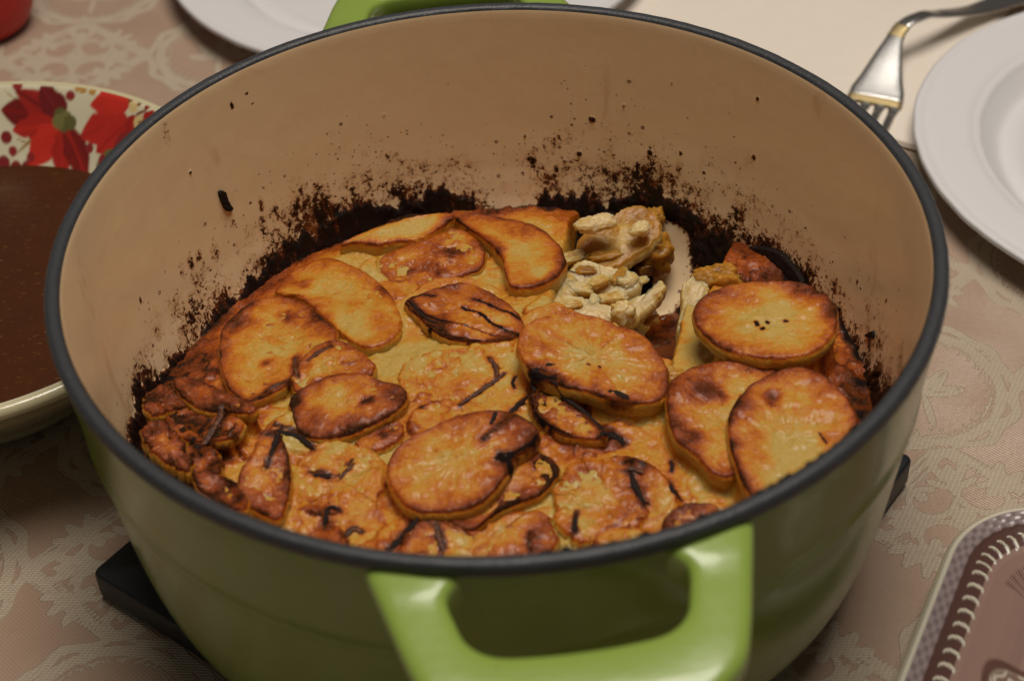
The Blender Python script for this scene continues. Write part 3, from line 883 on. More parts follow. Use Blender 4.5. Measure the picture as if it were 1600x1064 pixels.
# broken slabs left standing in the scooped gap
slice_([(903, 378), (935, 350), (985, 322), (1020, 328), (1033, 355), (1020, 380), (992, 398), (955, 418), (915, 408)],
       .0735, (.10, .30), .0050, .34, .10, 'translucent amber slab leaning at the back of the scooped gap', blobs=[(1005, 330, 26, .35), (930, 395, 22, .2), (990, 380, 22, -.2)], seed=301, wob=1.5, rough=.0007, sink=.1, pale=True)
slice_([(888, 422), (915, 406), (960, 418), (992, 424), (1000, 442), (978, 462), (940, 478), (905, 470), (884, 445)],
       .0780, (.05, .35), .0060, .02, .05, 'large pale broken slab in the middle of the scooped gap', blobs=[(930, 465, 14, .15)], seed=303, wob=1.7, rough=.0007, sink=.1, pale=True)
slice_([(866, 468), (900, 462), (950, 476), (990, 483), (978, 500), (930, 499), (885, 492)],
       .0735, (0, .12), .0040, .04, .06, 'flat pale strip of potato just behind the large centre slice', seed=307, wob=1.5, rough=.0007, sink=.1, pale=True)
slice_([(955, 492), (980, 468), (1012, 455), (1032, 436), (1038, 450), (1014, 480), (985, 502), (964, 506)],
       .0820, (.15, .20), .0050, .04, .10, 'long pale wedge lying over the brown juice in the gap', blobs=[(1025, 458, 12, .3)], seed=311, wob=1.4, rough=.0007, sink=.1, pale=True)
slice_([(1066, 446), (1088, 428), (1108, 440), (1102, 470), (1088, 505), (1070, 522), (1058, 512), (1066, 480)],
       .0715, (.20, .25), .0080, .02, .04, 'upright pale slab on the right side of the scooped gap', seed=313, wob=1.5, rough=.0007, sink=.1, pale=True)
slice_([(862, 440), (880, 425), (898, 430), (900, 455), (884, 470), (862, 466)],
       .0745, (.1, .1), .0050, .10, .05, 'small greenish yellow piece tucked against the amber slice in the gap', seed=317, wob=1.4, rough=.0007, sink=.1, pale=True)

STRIPS = []


def rec(*a, **k):
    STRIPS.append((a, k))


rec([(835, 612), (812, 633), (790, 655), (770, 674), (756, 686)], 8, 'long straight black strip lying across the top of the lower middle slice', seed=1)
rec([(788, 585), (765, 602), (740, 618), (718, 634)], 6, 'thin dark strip slanting over the pale slice left of the large centre slice', 'strip', seed=2)
rec([(848, 606), (880, 622), (910, 642), (935, 666), (950, 680)], 7, 'black strip along the upper edge of the small pointed slice', seed=3)
rec([(938, 692), (952, 682), (966, 686), (975, 694)], 11, 'knot of burnt onion at the tip of the small pointed slice', seed=4)
rec([(835, 612), (838, 597), (852, 590), (868, 588)], 12, 'thick black tangle at the charred left corner of the large centre slice', seed=5)
rec([(947, 626), (962, 628), (984, 636)], 11, 'short flat black flake on the lower edge of the large centre slice', seed=6)
rec([(418, 678), (440, 676), (468, 684), (492, 704)], 8, 'arched black strip forming the top of a cross at the lower left', seed=7)
rec([(442, 680), (430, 700), (417, 727)], 8, 'black strip hanging down from the arched one at the lower left', seed=8)
rec([(352, 640), (342, 664), (325, 690), (312, 702)], 11, 'thick dark brown strip curving down on the left of the bake', 'strip', seed=9)
rec([(366, 678), (358, 700), (345, 718), (330, 728)], 8, 'dark brown strip parallel to and right of the thick one on the left', 'strip', seed=10)
rec([(488, 743), (505, 744), (518, 748)], 7, 'tiny black bar on the pale slice at the lower left', seed=11)
rec([(530, 748), (538, 740), (552, 726)], 5, 'tiny brown hook right of the tiny black bar', 'strip', seed=12)
rec([(512, 794), (510, 806), (508, 822)], 7, 'small black tick standing upright near the lower left rim', seed=13)
rec([(512, 794), (522, 793), (532, 800)], 6, 'small black tick lying flat next to the upright one', seed=14)
rec([(655, 808), (640, 826), (624, 845), (608, 862)], 9, 'straight black strip running to the near rim below the lower middle slice', seed=15)
rec([(682, 816), (685, 838), (694, 864)], 9, 'dark brown curved strip beside the straight black one at the near rim', 'strip', seed=16)
rec([(986, 736), (990, 755), (1000, 775), (1008, 790)], 8, 'curved black strip on the broad front slice right of the middle', seed=17)
rec([(978, 735), (990, 733), (1006, 740)], 8, 'burnt brown crumb at the head of the curved black strip', 'strip', seed=18)
rec([(1046, 756), (1052, 768), (1064, 782)], 6, 'short black strip left of the two big right slices', seed=19)
rec([(901, 808), (898, 820), (898, 832)], 7, 'short upright black tick near the near rim, front middle', seed=20)
rec([(806, 590), (801, 598), (804, 607)], 4, 'very small dark comma left of the large centre slice', seed=21)
rec([(1048, 722), (1050, 730), (1049, 738)], 5, 'small black speck above the short black strip on the right', seed=22)
rec([(518, 542), (500, 550), (482, 563)], 5, 'brown curl at the right edge of the round left slice', 'strip', seed=23)
rec([(462, 560), (460, 575), (466, 588)], 6, 'short brown curl below the round left slice', 'strip', seed=24)
rec([(452, 598), (430, 604), (412, 618)], 8, 'brown fold at the lower right edge of the round left slice', 'strip', seed=25)
rec([(690, 508), (668, 500), (655, 488), (640, 470)], 5, 'thin black thread on the left tip of the charred half slice', seed=26)
rec([(300, 690), (306, 700), (314, 712)], 9, 'black lump deep in the left corner of the pot', seed=27)
rec([(828, 835), (828, 850), (830, 862)], 6, 'brown tick at the near rim below the dark curved lip', 'strip', seed=28)
rec([(540, 838), (552, 826), (566, 832)], 8, 'brown crumb at the near rim left of the straight black strip', 'strip', seed=29)
rec([(765, 560), (775, 575), (776, 590)], 7, 'dark red gap-like strip left of the large centre slice', 'strip', seed=30)

# ---- the fused mass below: a height field that carries every slice
N = 430
g = np.linspace(-.1235, .1235, N)
GX, GY = np.meshgrid(g, g, indexing='ij')
GR = np.hypot(GX, GY)
GZ = ZF - .0120 * sstep(.0, .105, GY - .35 * GX) - .0035 * sstep(.100, .119, GR) * sstep(-.08, .0, GY)              # lower towards the back
hf = GZ + (fbm(GX * 45, GY * 45, 77, 3) - .5) * .004
brown = .14 + (fbm(GX * 60, GY * 60, 81, 4) - .5) * .9
rnd = random.Random(5)
order = []
for k in range(95):                                            # half-sunk slices, overlapping like tiles
    a = rnd.uniform(0, 6.283); r_ = .112 * math.sqrt(rnd.random())
    order.append((r_ * math.cos(a), r_ * math.sin(a), rnd.uniform(.014, .023), rnd.uniform(.6, 1), rnd.uniform(0, 3.14), rnd.uniform(-.22, .22), rnd.uniform(-.20, .20), rnd.uniform(-.0030, .0015), rnd.uniform(-.12, .22)))
for (cx, cy, R_, asp, an, tx_, ty_, dz_, bb) in order:
    c_, s_ = math.cos(an), math.sin(an)
    p = ((GX - cx) * c_ + (GY - cy) * s_) / R_; q = (-(GX - cx) * s_ + (GY - cy) * c_) / (R_ * asp)
    rr_ = np.hypot(p, q) * (1 + .12 * (fbm(np.arctan2(q, p) * 2 + cx * 99, p * 0, 3, 3) - .5))
    pl = ZF - .0120 * float(sstep(.0, .105, cy - .35 * cx)) - .004 * float(sstep(.090, .115, math.hypot(cx, cy)) * sstep(-.08, .0, cy)) + dz_ + tx_ * (GX - cx) + ty_ * (GY - cy) - sstep(.90, 1.0, rr_) * .0018
    use = (rr_ < 1) & (pl > hf)
    hf = np.where(use, pl, hf)
    ring = np.exp(-((1 - rr_) * R_ / .0016) ** 2)
    brown = np.where(use, .14 + bb + ring * .40 + (fbm(GX * 90 + cx * 50, GY * 90, 83, 4) - .5) * .6, brown)


def blur(A, n):
    for _ in range(n):
        A = (A + np.roll(A, 1, 0) + np.roll(A, -1, 0) + np.roll(A, 1, 1) + np.roll(A, -1, 1)) / 5
    return A


def inpoly(px, py, poly):
    ins = np.zeros(px.shape, bool)
    n = len(poly)
    for i in range(n):
        x1, y1 = poly[i]; x2, y2 = poly[(i + 1) % n]
        if y1 == y2: continue
        c = ((y1 > py) != (y2 > py)) & (px < (x2 - x1) * (py - y1) / (y2 - y1) + x1)
        ins ^= c
    return ins


# scooped-out gap at the back: level falls to the enamel floor
hole = np.vstack([at([(890, 400), (905, 350), (960, 325), (1020, 312), (1090, 325), (1135, 380), (1130, 425)], H - .084)[:, :2],
                  at([(1092, 470), (1072, 510), (1068, 548), (1050, 566), (1010, 545), (970, 512), (925, 498), (885, 480), (868, 450)], H - .0675)[:, :2]])
hin = blur(inpoly(GX, GY, spline(hole, 90, True)).astype(float), 5)
mash = sstep(.058, .044, GX + .012 * (fbm(GX * 90, GY * 90, 18, 3) - .5)) * sstep(.100, .085, GY)
floor_z = (H - .1075 - .008 * (fbm(GX * 70, GY * 70, 19, 2) - .62)) * (1 - mash) + (H - .0850 + .012 * (fbm(GX * 110, GY * 110, 20, 3) - .5) + .005 * np.abs(fbm(GX * 170, GY * 170, 29, 2) - .5)) * mash
hf = hf * (1 - hin) + floor_z * hin
tgt = np.full(GX.shape, 9.0)
for s in SL:
    if s.pale: continue
    ins = inpoly(GX, GY, s.xy[::3])
    pl = s.c[2] + s.tilt[0] * (GX - s.c[0]) + s.tilt[1] * (GY - s.c[1]) - s.thick * (1 - s.sink)
    tgt = np.where(ins, np.minimum(tgt, pl), tgt)
msk = tgt < 8
hs = np.where(msk, tgt, hf)
hs = blur(np.where(msk, tgt, hs), 3)
wide = blur(msk.astype(float), 16)
hb = hf * (1 - wide) + blur(hs, 16) * wide
hf = np.where(msk, np.minimum(hs, tgt + .0005), np.where(wide > .02, np.minimum(np.maximum(hf, hb - .001), hb + .0022), hf))
cw = fbm(GX * 75, GY * 75, 120, 3); crs = np.exp(-((cw - .5) / .018) ** 2) * sstep(.45, .6, fbm(GX * 40, GY * 40, 130, 2)) * (1 - hin)
cw2 = fbm(GX * 130 + 3, GY * 110, 140, 3); crs2 = np.exp(-((cw2 - .5) / .02) ** 2) * sstep(.5, .62, fbm(GX * 55, GY * 55, 150, 2)) * (1 - hin)
brown += crs * .30 + crs2 * .22
hf = hf + crs * .0009 - crs2 * .0007
pf = at([(1195, 432)], ZF)[0]
hf = hf - .0070 * np.exp(-(((GX - pf[0]) / .015) ** 2 + ((GY - pf[1]) / .012) ** 2))
hf = blur(hf, 1) + (fbm(GX * 330, GY * 330, 90, 4) - .5) * .0016 + (fbm(GX * 900, GY * 900, 95, 2) - .5) * .0005
wallr = GR - .110
brown += sstep(.098, .121, GR + (fbm(GX * 70, GY * 70, 100, 3) - .5) * .014) * .55
lft = sstep(.075, .118, -GX - .1 * GY) * .35
brown += lft
brown = brown * (1 - hin) + (.6 * fbm(GX * 120, GY * 120, 44, 3) - .25) * hin


def paint(q, r, val):
    global brown
    p = at([q], ZF)[0]
    d = np.hypot(GX - p[0], GY - p[1]) / (r * .00022) * (1 + .8 * (fbm(GX * 300, GY * 300, 66, 3) - .5))
    brown = brown + val * np.exp(-d ** 2)


for q, r, v_ in (((740, 560), 60, -.2), ((650, 550), 50, -.12), ((610, 700), 30, -.15), ((560, 700), 40, -.15), ((930, 590), 30, -.1), ((1100, 600), 30, -.15), ((1020, 680), 50, .06),
                 ((900, 700), 36, .22), ((960, 700), 30, .18), ((1000, 760), 40, .15), ((960, 800), 40, .18), ((700, 850), 50, .22), ((850, 840), 40, .15), ((480, 800), 40, .15),
                 ((300, 700), 60, .30), ((1110, 760), 40, -.12), ((640, 600), 40, -.06), ((540, 560), 30, .1), ((790, 560), 30, -.2), ((850, 480), 30, -.2), ((1320, 590), 30, .2), ((245, 640), 45, .35), ((290, 700), 40, .2), ((235, 690), 40, .4), ((330, 610), 22, .4), ((1340, 620), 26, .35), ((1150, 425), 36, .55), ((1210, 430), 36, .6), ((300, 660), 40, .15), ((330, 720), 24, .3), ((290, 720), 30, .2), ((400, 650), 24, .25), ((360, 700), 18, .3), ((420, 690), 12, .3), ((330, 560), 16, .4), ((450, 690), 26, -.15), ((660, 780), 24, .2), ((560, 600), 20, .2)):
    paint(q, r, v_)
charf = sstep(.1155, .1235, GR + (fbm(GX * 90, GY * 90, 55, 3) - .5) * .018) * .9
for q_, r_, v_ in (((216, 640), 20, 1.0), ((212, 690), 22, 1.0), ((240, 600), 16, .8), ((262, 640), 9, .7), ((300, 575), 14, .7), ((1345, 590), 22, .9), ((1350, 640), 22, .9)):
    p_ = at([q_], ZF)[0]
    charf = np.maximum(charf, v_ * np.exp(-(np.hypot(GX - p_[0], GY - p_[1]) / (r_ * .00022) * (1 + .8 * (fbm(GX * 300, GY * 300, 67, 3) - .5))) ** 2))
charf = charf * (1 - hin)
for a_, k_ in STRIPS:
    P = spline(at(a_[0], ZF)[:, :2], 16)
    m_ = (np.abs(GX - P[:, 0].mean()) < .02) & (np.abs(GY - P[:, 1].mean()) < .02)
    xx, yy = GX[m_], GY[m_]
    d = np.min(np.hypot(xx[..., None] - P[:, 0], yy[..., None] - P[:, 1]), -1) / (a_[1] * .00021) * (1 + .9 * (fbm(xx * 500, yy * 500, 9, 2) - .5))
    brown[m_] += .34 * np.exp(-(d / 1.3) ** 2)
    charf[m_] = np.maximum(charf[m_], .75 * np.exp(-(d / .7) ** 2))
ok = GR < rin(hf) + .0012
ok &= ~((hin > .5) & (hf < H - .1080))
idx = -np.ones(GX.shape, int)
q = gridq(N, N)
okf = ok.ravel()[q].all(1)
q = q[okf]
used = np.unique(q)
remap = np.zeros(N * N, int); remap[used] = np.arange(len(used))
V = np.stack([GX, GY, hf], -1).reshape(-1, 3)[used]
bake = mesh_np('potato_bake', V, remap[q], M['potato'], attrs={'brown': brown.ravel()[used], 'char': charf.ravel()[used]}, world_at=(0, 0, ZF))
tag(bake, 'fused golden brown layered potato bake filling the green pot under the loose slices', 'potato bake')
if bake.data.polygons[100].normal.z < 0:
    bake.data.flip_normals()
for s in SL:
    build_slice(s)

hfz = hf


def food_z(x, y):
    i = int(round((x + .1235) / .247 * (N - 1))); j = int(round((y + .1235) / .247 * (N - 1)))
    z = hfz[min(max(i, 0), N - 1), min(max(j, 0), N - 1)]
    for s in SL:
        if abs(x - s.c[0]) < .03 and abs(y - s.c[1]) < .03 and inpoly(np.array([x]), np.array([y]), s.xy[::5])[0]:
            z = max(z, s.c[2] + s.tilt[0] * (x - s.c[0]) + s.tilt[1] * (y - s.c[1]))
    return z


def drop_px(q):
    """photo pixel -> point on the food"""
    z = ZF + .006
    d = ray([q])[0]
    for k in range(400):
        P = CAM + d * ((z - CAM[2]) / d[2])
        if food_z(P[0], P[1]) >= z: break
        z -= .0002
    return P


# charred onion strips
def strip(pts, wpx, label, mat='char', lift=.0003, seed=0, flat=.38, cat='onion strip'):
    P = np.array([drop_px(p) for p in pts])
    P[:, 2] += lift
    P = spline(P, 14 + 6 * len(pts))
    P[:, 2] = np.maximum(P[:, 2], [food_z(p[0], p[1]) + .0001 for p in P])
    k = np.ones(5) / 5
    P[:, 2] = np.convolve(np.pad(P[:, 2], 2, 'edge'), k, 'valid')
    n = len(P)
    tt = np.linspace(0, 1, n)
    rad = wpx * .000105 * (np.clip(np.minimum(tt, 1 - tt) * 6, .25, 1)) * (1 + .5 * (vnoise(tt * 8, tt * 0, seed) - .5))
    V, F = tube(P, rad, 9, flat, seed)
    o = mesh_np('onion_strip', V, F, M[mat], world_at=tuple(P[n // 2]))
    tag(o, label, cat, 'charred onion strips on the potatoes')
    return o


for a_, k_ in STRIPS:
    strip(*a_, **k_)


# black flakes on the wall
def flake(pts, label, thick=.0012, off=.0008, name='burnt_flake'):
    """a thin curved piece stuck to the inner wall, traced from the photo"""
    a = np.array([wallhit(p) for p in pts])
    a[:, 0] = np.where(a[:, 0] < -2.1, a[:, 0] + 2 * math.pi, a[:, 0])
    P = spline(a, 60, True)
    c = P.mean(0); rows = []
    for lay, shr in ((0, 0), (0, .5), (0, .9), (0, 1), (1, .98), (1, .9), (1, .5), (1, 0)):
        Q = c + (P - c) * max(shr, .02)
        z = H - Q[:, 1]
        r_ = rin(z) + .0004 - (off + thick * lay) * np.ones(60) - (.0008 * fbm(Q[:, 0] * 90, Q[:, 1] * 700, 6, 3) if lay else 0)
        rows.append(np.stack([r_ * np.cos(Q[:, 0]), r_ * np.sin(Q[:, 0]), z], 1))
    V = np.vstack(rows)
    o = mesh_np(name, V, gridq(8, 60, True), M['char'], world_at=tuple(V.mean(0)))
    tag(o, label, 'burnt flake')
    return o


flake([(1150, 400), (1165, 386), (1195, 384), (1225, 394), (1246, 416), (1260, 437), (1258, 455), (1200, 455), (1150, 440), (1143, 418)], 'large black burnt flake on the wall behind the pitted round slice')
flake([(340, 300), (350, 299), (355, 314), (362, 326), (352, 329), (345, 316)], 'small black burnt flake stuck high on the left inner wall', off=.0002, thick=.0008)
flake([(1354, 524), (1366, 517), (1366, 528)], 'tiny black triangular flake on the right inner wall', off=.0002, thick=.0005)


# pale potato chunks in the gap
def chunk(q, z, size, label, seed, brown_=.1, rot=0, mat='pale', name='potato_chunk', sq=2.6):
    c = at([q], H - z)[0]
    nu, nv = 40, 56
    ph = np.linspace(.02, np.pi - .02, nu)[:, None]; th = np.linspace(0, 2 * np.pi, nv, endpoint=False)[None, :]
    x = np.sin(ph) * np.cos(th); y = np.sin(ph) * np.sin(th); z_ = np.cos(ph) * np.ones_like(th)
    k = (np.abs(x) ** sq + np.abs(y) ** sq + np.abs(z_) ** sq) ** (-1 / sq)
    rr_ = k * (1 + .55 * (fbm(x * 1.5 + seed, y * 1.5 + z_ * 1.3, seed, 3) - .5) + .30 * (fbm(x * 5 + seed, y * 4 + z_ * 3, seed + 7, 3) - .5))
    P = np.stack([x * rr_ * size[0], y * rr_ * size[1], z_ * rr_ * size[2]], -1)
    a = math.radians(rot); ca, sa_ = math.cos(a), math.sin(a)
    P = np.stack([P[..., 0] * ca - P[..., 1] * sa_, P[..., 0] * sa_ + P[..., 1] * ca, P[..., 2]], -1).reshape(-1, 3)
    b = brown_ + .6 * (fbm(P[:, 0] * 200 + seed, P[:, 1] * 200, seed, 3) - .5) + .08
    top = np.array([[0, 0, P[:nv, 2].mean()]]); bot = np.array([[0, 0, P[-nv:, 2].mean()]])
    V = np.vstack([P, top, bot])
    j = np.arange(nv); j2 = (j + 1) % nv
    F = [gridq(nu, nv, True)[:, ::-1], np.stack([np.full(nv, nu * nv), j, j2], 1), np.stack([np.full(nv, nu * nv + 1), (nu - 1) * nv + j2, (nu - 1) * nv + j], 1)]
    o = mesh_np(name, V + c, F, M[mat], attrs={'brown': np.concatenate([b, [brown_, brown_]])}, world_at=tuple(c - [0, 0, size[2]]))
    tag(o, label, 'potato piece', 'broken potato pieces in the scooped gap')
    return o


chunk((930, 349), .0640, (.0072, .0042, .0028), 'cream coloured flake of potato on top at the back edge of the gap', 3, -.1, 14)
chunk((1000, 358), .0680, (.0040, .0030, .0022), 'small white crumb on the amber lump', 9, -.15, 30)
chunk((978, 442), .0790, (.0045, .0040, .0035), 'small wet lump on the right of the pale mashed one', 21, 0, 40)
chunk((974, 490), .0700, (.0042, .0040, .0045), 'small upright cream crumb with an orange fleck behind the large centre slice', 37, -.05, 0)
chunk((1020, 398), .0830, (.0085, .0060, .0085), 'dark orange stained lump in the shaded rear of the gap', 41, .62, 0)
chunk((1046, 590), .0640, (.0050, .0040, .0035), 'small yellow piece wedged right of the large centre slice', 50, .18, 0)
chunk((1120, 440), .0720, (.0090, .0065, .0060), 'brown and cream lump between the gap and the black flake', 53, .5, 0)
chunk((1022, 345), .0760, (.0040, .0040, .0050), 'orange translucent edge piece beside the white patch', 57, .36, 0)

for k, (qx, qy, dep, sa, sb, sc, cb, rot_, lab) in enumerate((
        (893, 404, .0775, .0058, .0026, .0018, .05, 20, 'thin pale shred at the top left of the scooped gap'),
        (948, 400, .0765, .0062, .0024, .0016, .30, 8, 'amber shred across the upper middle of the scooped gap'),
        (905, 452, .0755, .0050, .0028, .0018, .0, -20, 'pale shred over the left end of the gap'),
        (935, 440, .0750, .0045, .0022, .0014, .10, 35, 'short cream shred on the large pale broken slab'),
        (968, 432, .0770, .0052, .0020, .0014, .25, 60, 'yellow shred at the right end of the large pale broken slab'),
        (915, 425, .0770, .0040, .0022, .0016, .60, 0, 'brown stained bit on the large pale broken slab'),
        (958, 465, .0745, .0056, .0024, .0016, .02, 10, 'pale shred between the two broken slabs in the gap'),
        (890, 478, .0725, .0048, .0020, .0014, .15, 5, 'yellowish shred at the lower left lip of the gap'),
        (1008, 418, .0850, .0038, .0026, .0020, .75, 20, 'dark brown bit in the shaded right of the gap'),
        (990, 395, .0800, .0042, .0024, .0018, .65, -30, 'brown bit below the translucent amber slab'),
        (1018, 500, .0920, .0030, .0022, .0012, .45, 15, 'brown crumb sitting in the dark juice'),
        (928, 470, .0740, .0030, .0018, .0012, -.1, 70, 'tiny cream crumb on the near side of the gap'),
        (1000, 440, .0850, .0036, .0018, .0012, -.05, 40, 'tiny cream crumb beside the long pale wedge'))):
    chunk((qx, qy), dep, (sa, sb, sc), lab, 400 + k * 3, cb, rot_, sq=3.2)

# brown juice pool in the gap
jp = at([(950, 450), (985, 425), (1004, 428), (1016, 455), (1030, 484), (1045, 492), (1062, 478), (1076, 492), (1078, 560), (1030, 575), (980, 565), (935, 525), (885, 480), (900, 455)], H - .099)[:, :2]
jp = spline(jp, 80, True); cj = jp.mean(0)
rows = []
for k, dzz in ((1.0, -.0060), (1.0, -.0006), (.97, 0), (.7, .0001), (.4, 0), (.1, 0)):
    rows.append(np.c_[cj + (jp - cj) * k, np.full(80, H - .1010 + dzz)])
V = np.vstack(rows + [[[*cj, H - .1010]]])
j = np.arange(80); j2 = (j + 1) % 80
ju = mesh_np('cooking_juice', V, [gridq(6, 80, True), np.stack([np.full(80, 480), 400 + j, 400 + j2], 1)], M['juice'])
ju.data.flip_normals() if ju.data.polygons[200].normal.z < 0 else None
tag(ju, 'dark glossy brown juice pooled in the scooped gap', 'juice')
bub = random.Random(4)

# ------------------------------------------------------------------ floral bowl with soup
BC = np.array([-.2045, .1010]); BR = .1035; BH = .060
bowl = empty('serving_bowl', (BC[0], BC[1], 0))
tag(bowl, 'cream bowl with red poinsettia flowers inside, left of the green pot', 'bowl')
CREAM = np.array([.66, .60, .42]); RED = np.array([.50, .028, .018]); DRED = np.array([.13, .012, .012]); GOLD = np.array([.42, .22, .05]); GRN = np.array([.12, .11, .035])

inr = np.array([(BR, BH), (BR - .0016, BH - .0004), (BR - .006, BH - .0055), (BR - .014, BH - .016), (BR - .024, BH - .028), (BR - .040, BH - .042), (BR - .06, BH - .048), (.0001, BH - .050)])
pin = spline(inr, 150)
nb = 1100
tb_ = np.linspace(0, 2 * np.pi, nb, endpoint=False)
R2 = pin[:, 0][:, None] * np.ones(nb); Z2 = pin[:, 1][:, None] * np.ones(nb)
bx = BC[0] + R2 * np.cos(tb_); by = BC[1] + R2 * np.sin(tb_)
arc = np.concatenate([[0], np.cumsum(np.hypot(*np.diff(pin, axis=0).T))])[:, None] * np.ones(nb)    # distance down from the lip
s_arc = tb_[None, :] * BR * np.ones_like(R2)
colr = np.tile(CREAM, (R2.size, 1)).reshape(*R2.shape, 3)


def bowl_uv(q):
    """photo pixel -> (arc along rim, distance down) on the bowl's inner wall"""
    d = ray([q])[0]
    for t_ in np.linspace(.4, 1.2, 4000):
        P = CAM + d * t_
        if P[2] > BH: continue
        rr_ = math.hypot(P[0] - BC[0], P[1] - BC[1])
        ri = np.interp(BH - P[2], BH - pin[:, 1], pin[:, 0])
        if rr_ >= ri and P[1] > BC[1]:
            a_ = math.atan2(P[1] - BC[1], P[0] - BC[0]) % (2 * math.pi)
            return a_ * BR, np.interp(BH - P[2], BH - pin[:, 1], arc[:, 0])
    return 0, 0


def petal(q0, q1, wid, c0, c1, seed):
    """petal from the heart q0 to the tip q1"""
    global colr
    a = np.array(bowl_uv(q0)); b = np.array(bowl_uv(q1)); L = np.linalg.norm(b - a) + 1e-6; d = (b - a) / L
    u = ((s_arc - a[0]) * d[0] + (arc - a[1]) * d[1]) / L
    v = (-(s_arc - a[0]) * d[1] + (arc - a[1]) * d[0]) / L
    half = wid * np.sin(np.clip(u, 0, 1) ** .8 * np.pi) ** .7 * (1 + .3 * (vnoise(u * 9, u * 0, seed) - .5))
    m = sstep(0, .05, half - np.abs(v)) * (u > 0) * (u < 1)
    vein = np.exp(-(v / .03) ** 2) * .6 + .5 * (fbm(v * 22, u * 2, seed, 3) - .3)
    c = c0[None, None] + (c1 - c0)[None, None] * np.clip(vein + .2, 0, 1)[..., None]
    colr = colr * (1 - m[..., None]) + c * m[..., None]


def dot(q, r, c):
    global colr
    a = bowl_uv(q)
    d = np.hypot(s_arc - a[0], arc - a[1]) / r
    m = sstep(1.15, .85, d)[..., None]
    colr = colr * (1 - m) + c * m


for k, (q0, q1) in enumerate([((92, 185), (8, 258)), ((105, 205), (60, 250)), ((20, 215), (60, 232)), ((96, 130), (80, 160)), ((50, 130), (60, 165)), ((150, 130), (120, 150)), ((5, 140), (30, 160))]):
    petal(q0, q1, .05, GOLD, GOLD * .6, k)
for (q, r) in (((10, 215), .0028), ((6, 255), .0034), ((25, 262), .003), ((42, 262), .003), ((130, 140), .0018), ((145, 143), .0018), ((131, 128), .0014)):
    dot(q, r, DRED * 1.6 if r > .002 else GOLD)
petal((96, 190), (0, 172), .30, DRED, RED * .5, 1)
petal((96, 190), (22, 140), .26, RED * .8, DRED, 2)
petal((98, 188), (72, 120), .36, DRED, DRED * 1.6, 3)
petal((90, 195), (18, 205), .26, RED * .7, RED, 4)
petal((92, 198), (45, 262), .34, RED * 1.15, RED, 5)
petal((98, 200), (95, 290), .26, RED * .7, RED * .9, 6)
petal((102, 198), (135, 285), .26, DRED, RED * .8, 7)
for k, q in enumerate(((95, 180), (103, 185), (100, 195), (92, 190), (110, 192))):
    dot(q, .0032, GRN * (1 + .5 * (k % 2)))
petal((200, 185), (125, 215), .34, RED, RED * .8, 8)
petal((205, 160), (140, 165), .30, RED * 1.1, RED, 9)
petal((215, 150), (160, 140), .34, RED * 1.2, RED, 10)
petal((200, 190), (150, 240), .32, RED * 1.1, RED * .7, 11)
petal((205, 195), (185, 250), .34, RED * .8, RED, 12)
petal((212, 180), (200, 215), .4, RED * .6, RED, 13)
petal((212, 175), (228, 140), .42, CREAM * [1, .8, .5], CREAM * [1, .8, .5], 14)
petal((210, 185), (225, 200), .42, CREAM * [1, .8, .5], CREAM * [1, .8, .5], 15)
for k in range(22):
    dot((214 + (k * 7) % 24, 148 + (k * 11) % 46), .0007, np.array([.20, .06, .02]))
petal((236, 168), (250, 150), .4, DRED, RED, 16)
petal((228, 195), (262, 160), .5, RED * .6, RED, 17)
petal((150, 262), (195, 235), .25, GRN, GRN * 1.6, 18)
for q in ((160, 250), (172, 262), (20, 236), (48, 246), (140, 232), (30, 128), (110, 150)):
    dot(q, .0022, DRED * 2)
# further leaves round the rest of the wall, out of the picture
for k in range(12):
    a0 = (4.2 + k * .42) % (2 * math.pi)
    for m_ in range(5):
        aa = m_ * 1.256 + k
        u_, v_ = a0 * BR + .010 * math.cos(aa), .026 + .010 * math.sin(aa)
        e = np.hypot((s_arc - u_), (arc - v_)) / .0075
        if 1.2 < a0 < 3.0: continue
        mm = sstep(1.1, .9, e)[..., None]
        colr = colr * (1 - mm) + (RED if m_ % 2 else DRED * 2) * mm
V = np.stack([bx, by, Z2], -1).reshape(-1, 3)
o = mesh_np('bowl_interior', V, gridq(len(pin), nb, True), M['print'], attrs={'print': colr.reshape(-1, 3)})
addto(o, bowl)
t = NT('cream_glaze'); M['cream'] = t.set(Base_Color=(.60, .53, .33), Roughness=.16, Coat_Weight=.4, Coat_Roughness=.05)
outp = [(BR - .0002, BH + .0001), (BR + .0012, BH + .0006), (BR + .0026, BH - .0002), (BR + .0034, BH - .0030), (BR + .0010, BH - .0058), (BR - .006, BH - .0125), (BR - .020, BH - .028), (BR - .036, BH - .044), (.060, .0075), (.055, .004), (.054, .0005), (.050, .0005), (.0001, .003)]
addto(lathe('bowl_outside', spline(np.array(outp), 90), M['cream'], 220, center=BC), bowl)
SZ = .0335
rs = np.interp(BH - SZ, BH - pin[:, 1], pin[:, 0]) + .0008
th_ = np.linspace(0, 2 * np.pi, 160, endpoint=False)
rows = [np.c_[BC + np.stack([np.cos(th_), np.sin(th_)], 1) * rs * k, np.full(160, SZ) + dz_] for k, dz_ in ((1.0, -.003), (1.0, .0005), (.985, 0), (.8, 0), (.5, 0), (.2, 0))]
V = np.vstack(rows + [[[*BC, SZ]]])
j = np.arange(160); j2 = (j + 1) % 160
o = mesh_np('brown_soup', V, [gridq(6, 160, True), np.stack([np.full(160, 960), 800 + j, 800 + j2], 1)], M['soup'])
if o.data.polygons[-1].normal.z < 0: o.data.flip_normals()
tag(o, 'dark brown gravy with golden flecks filling the floral bowl', 'gravy')


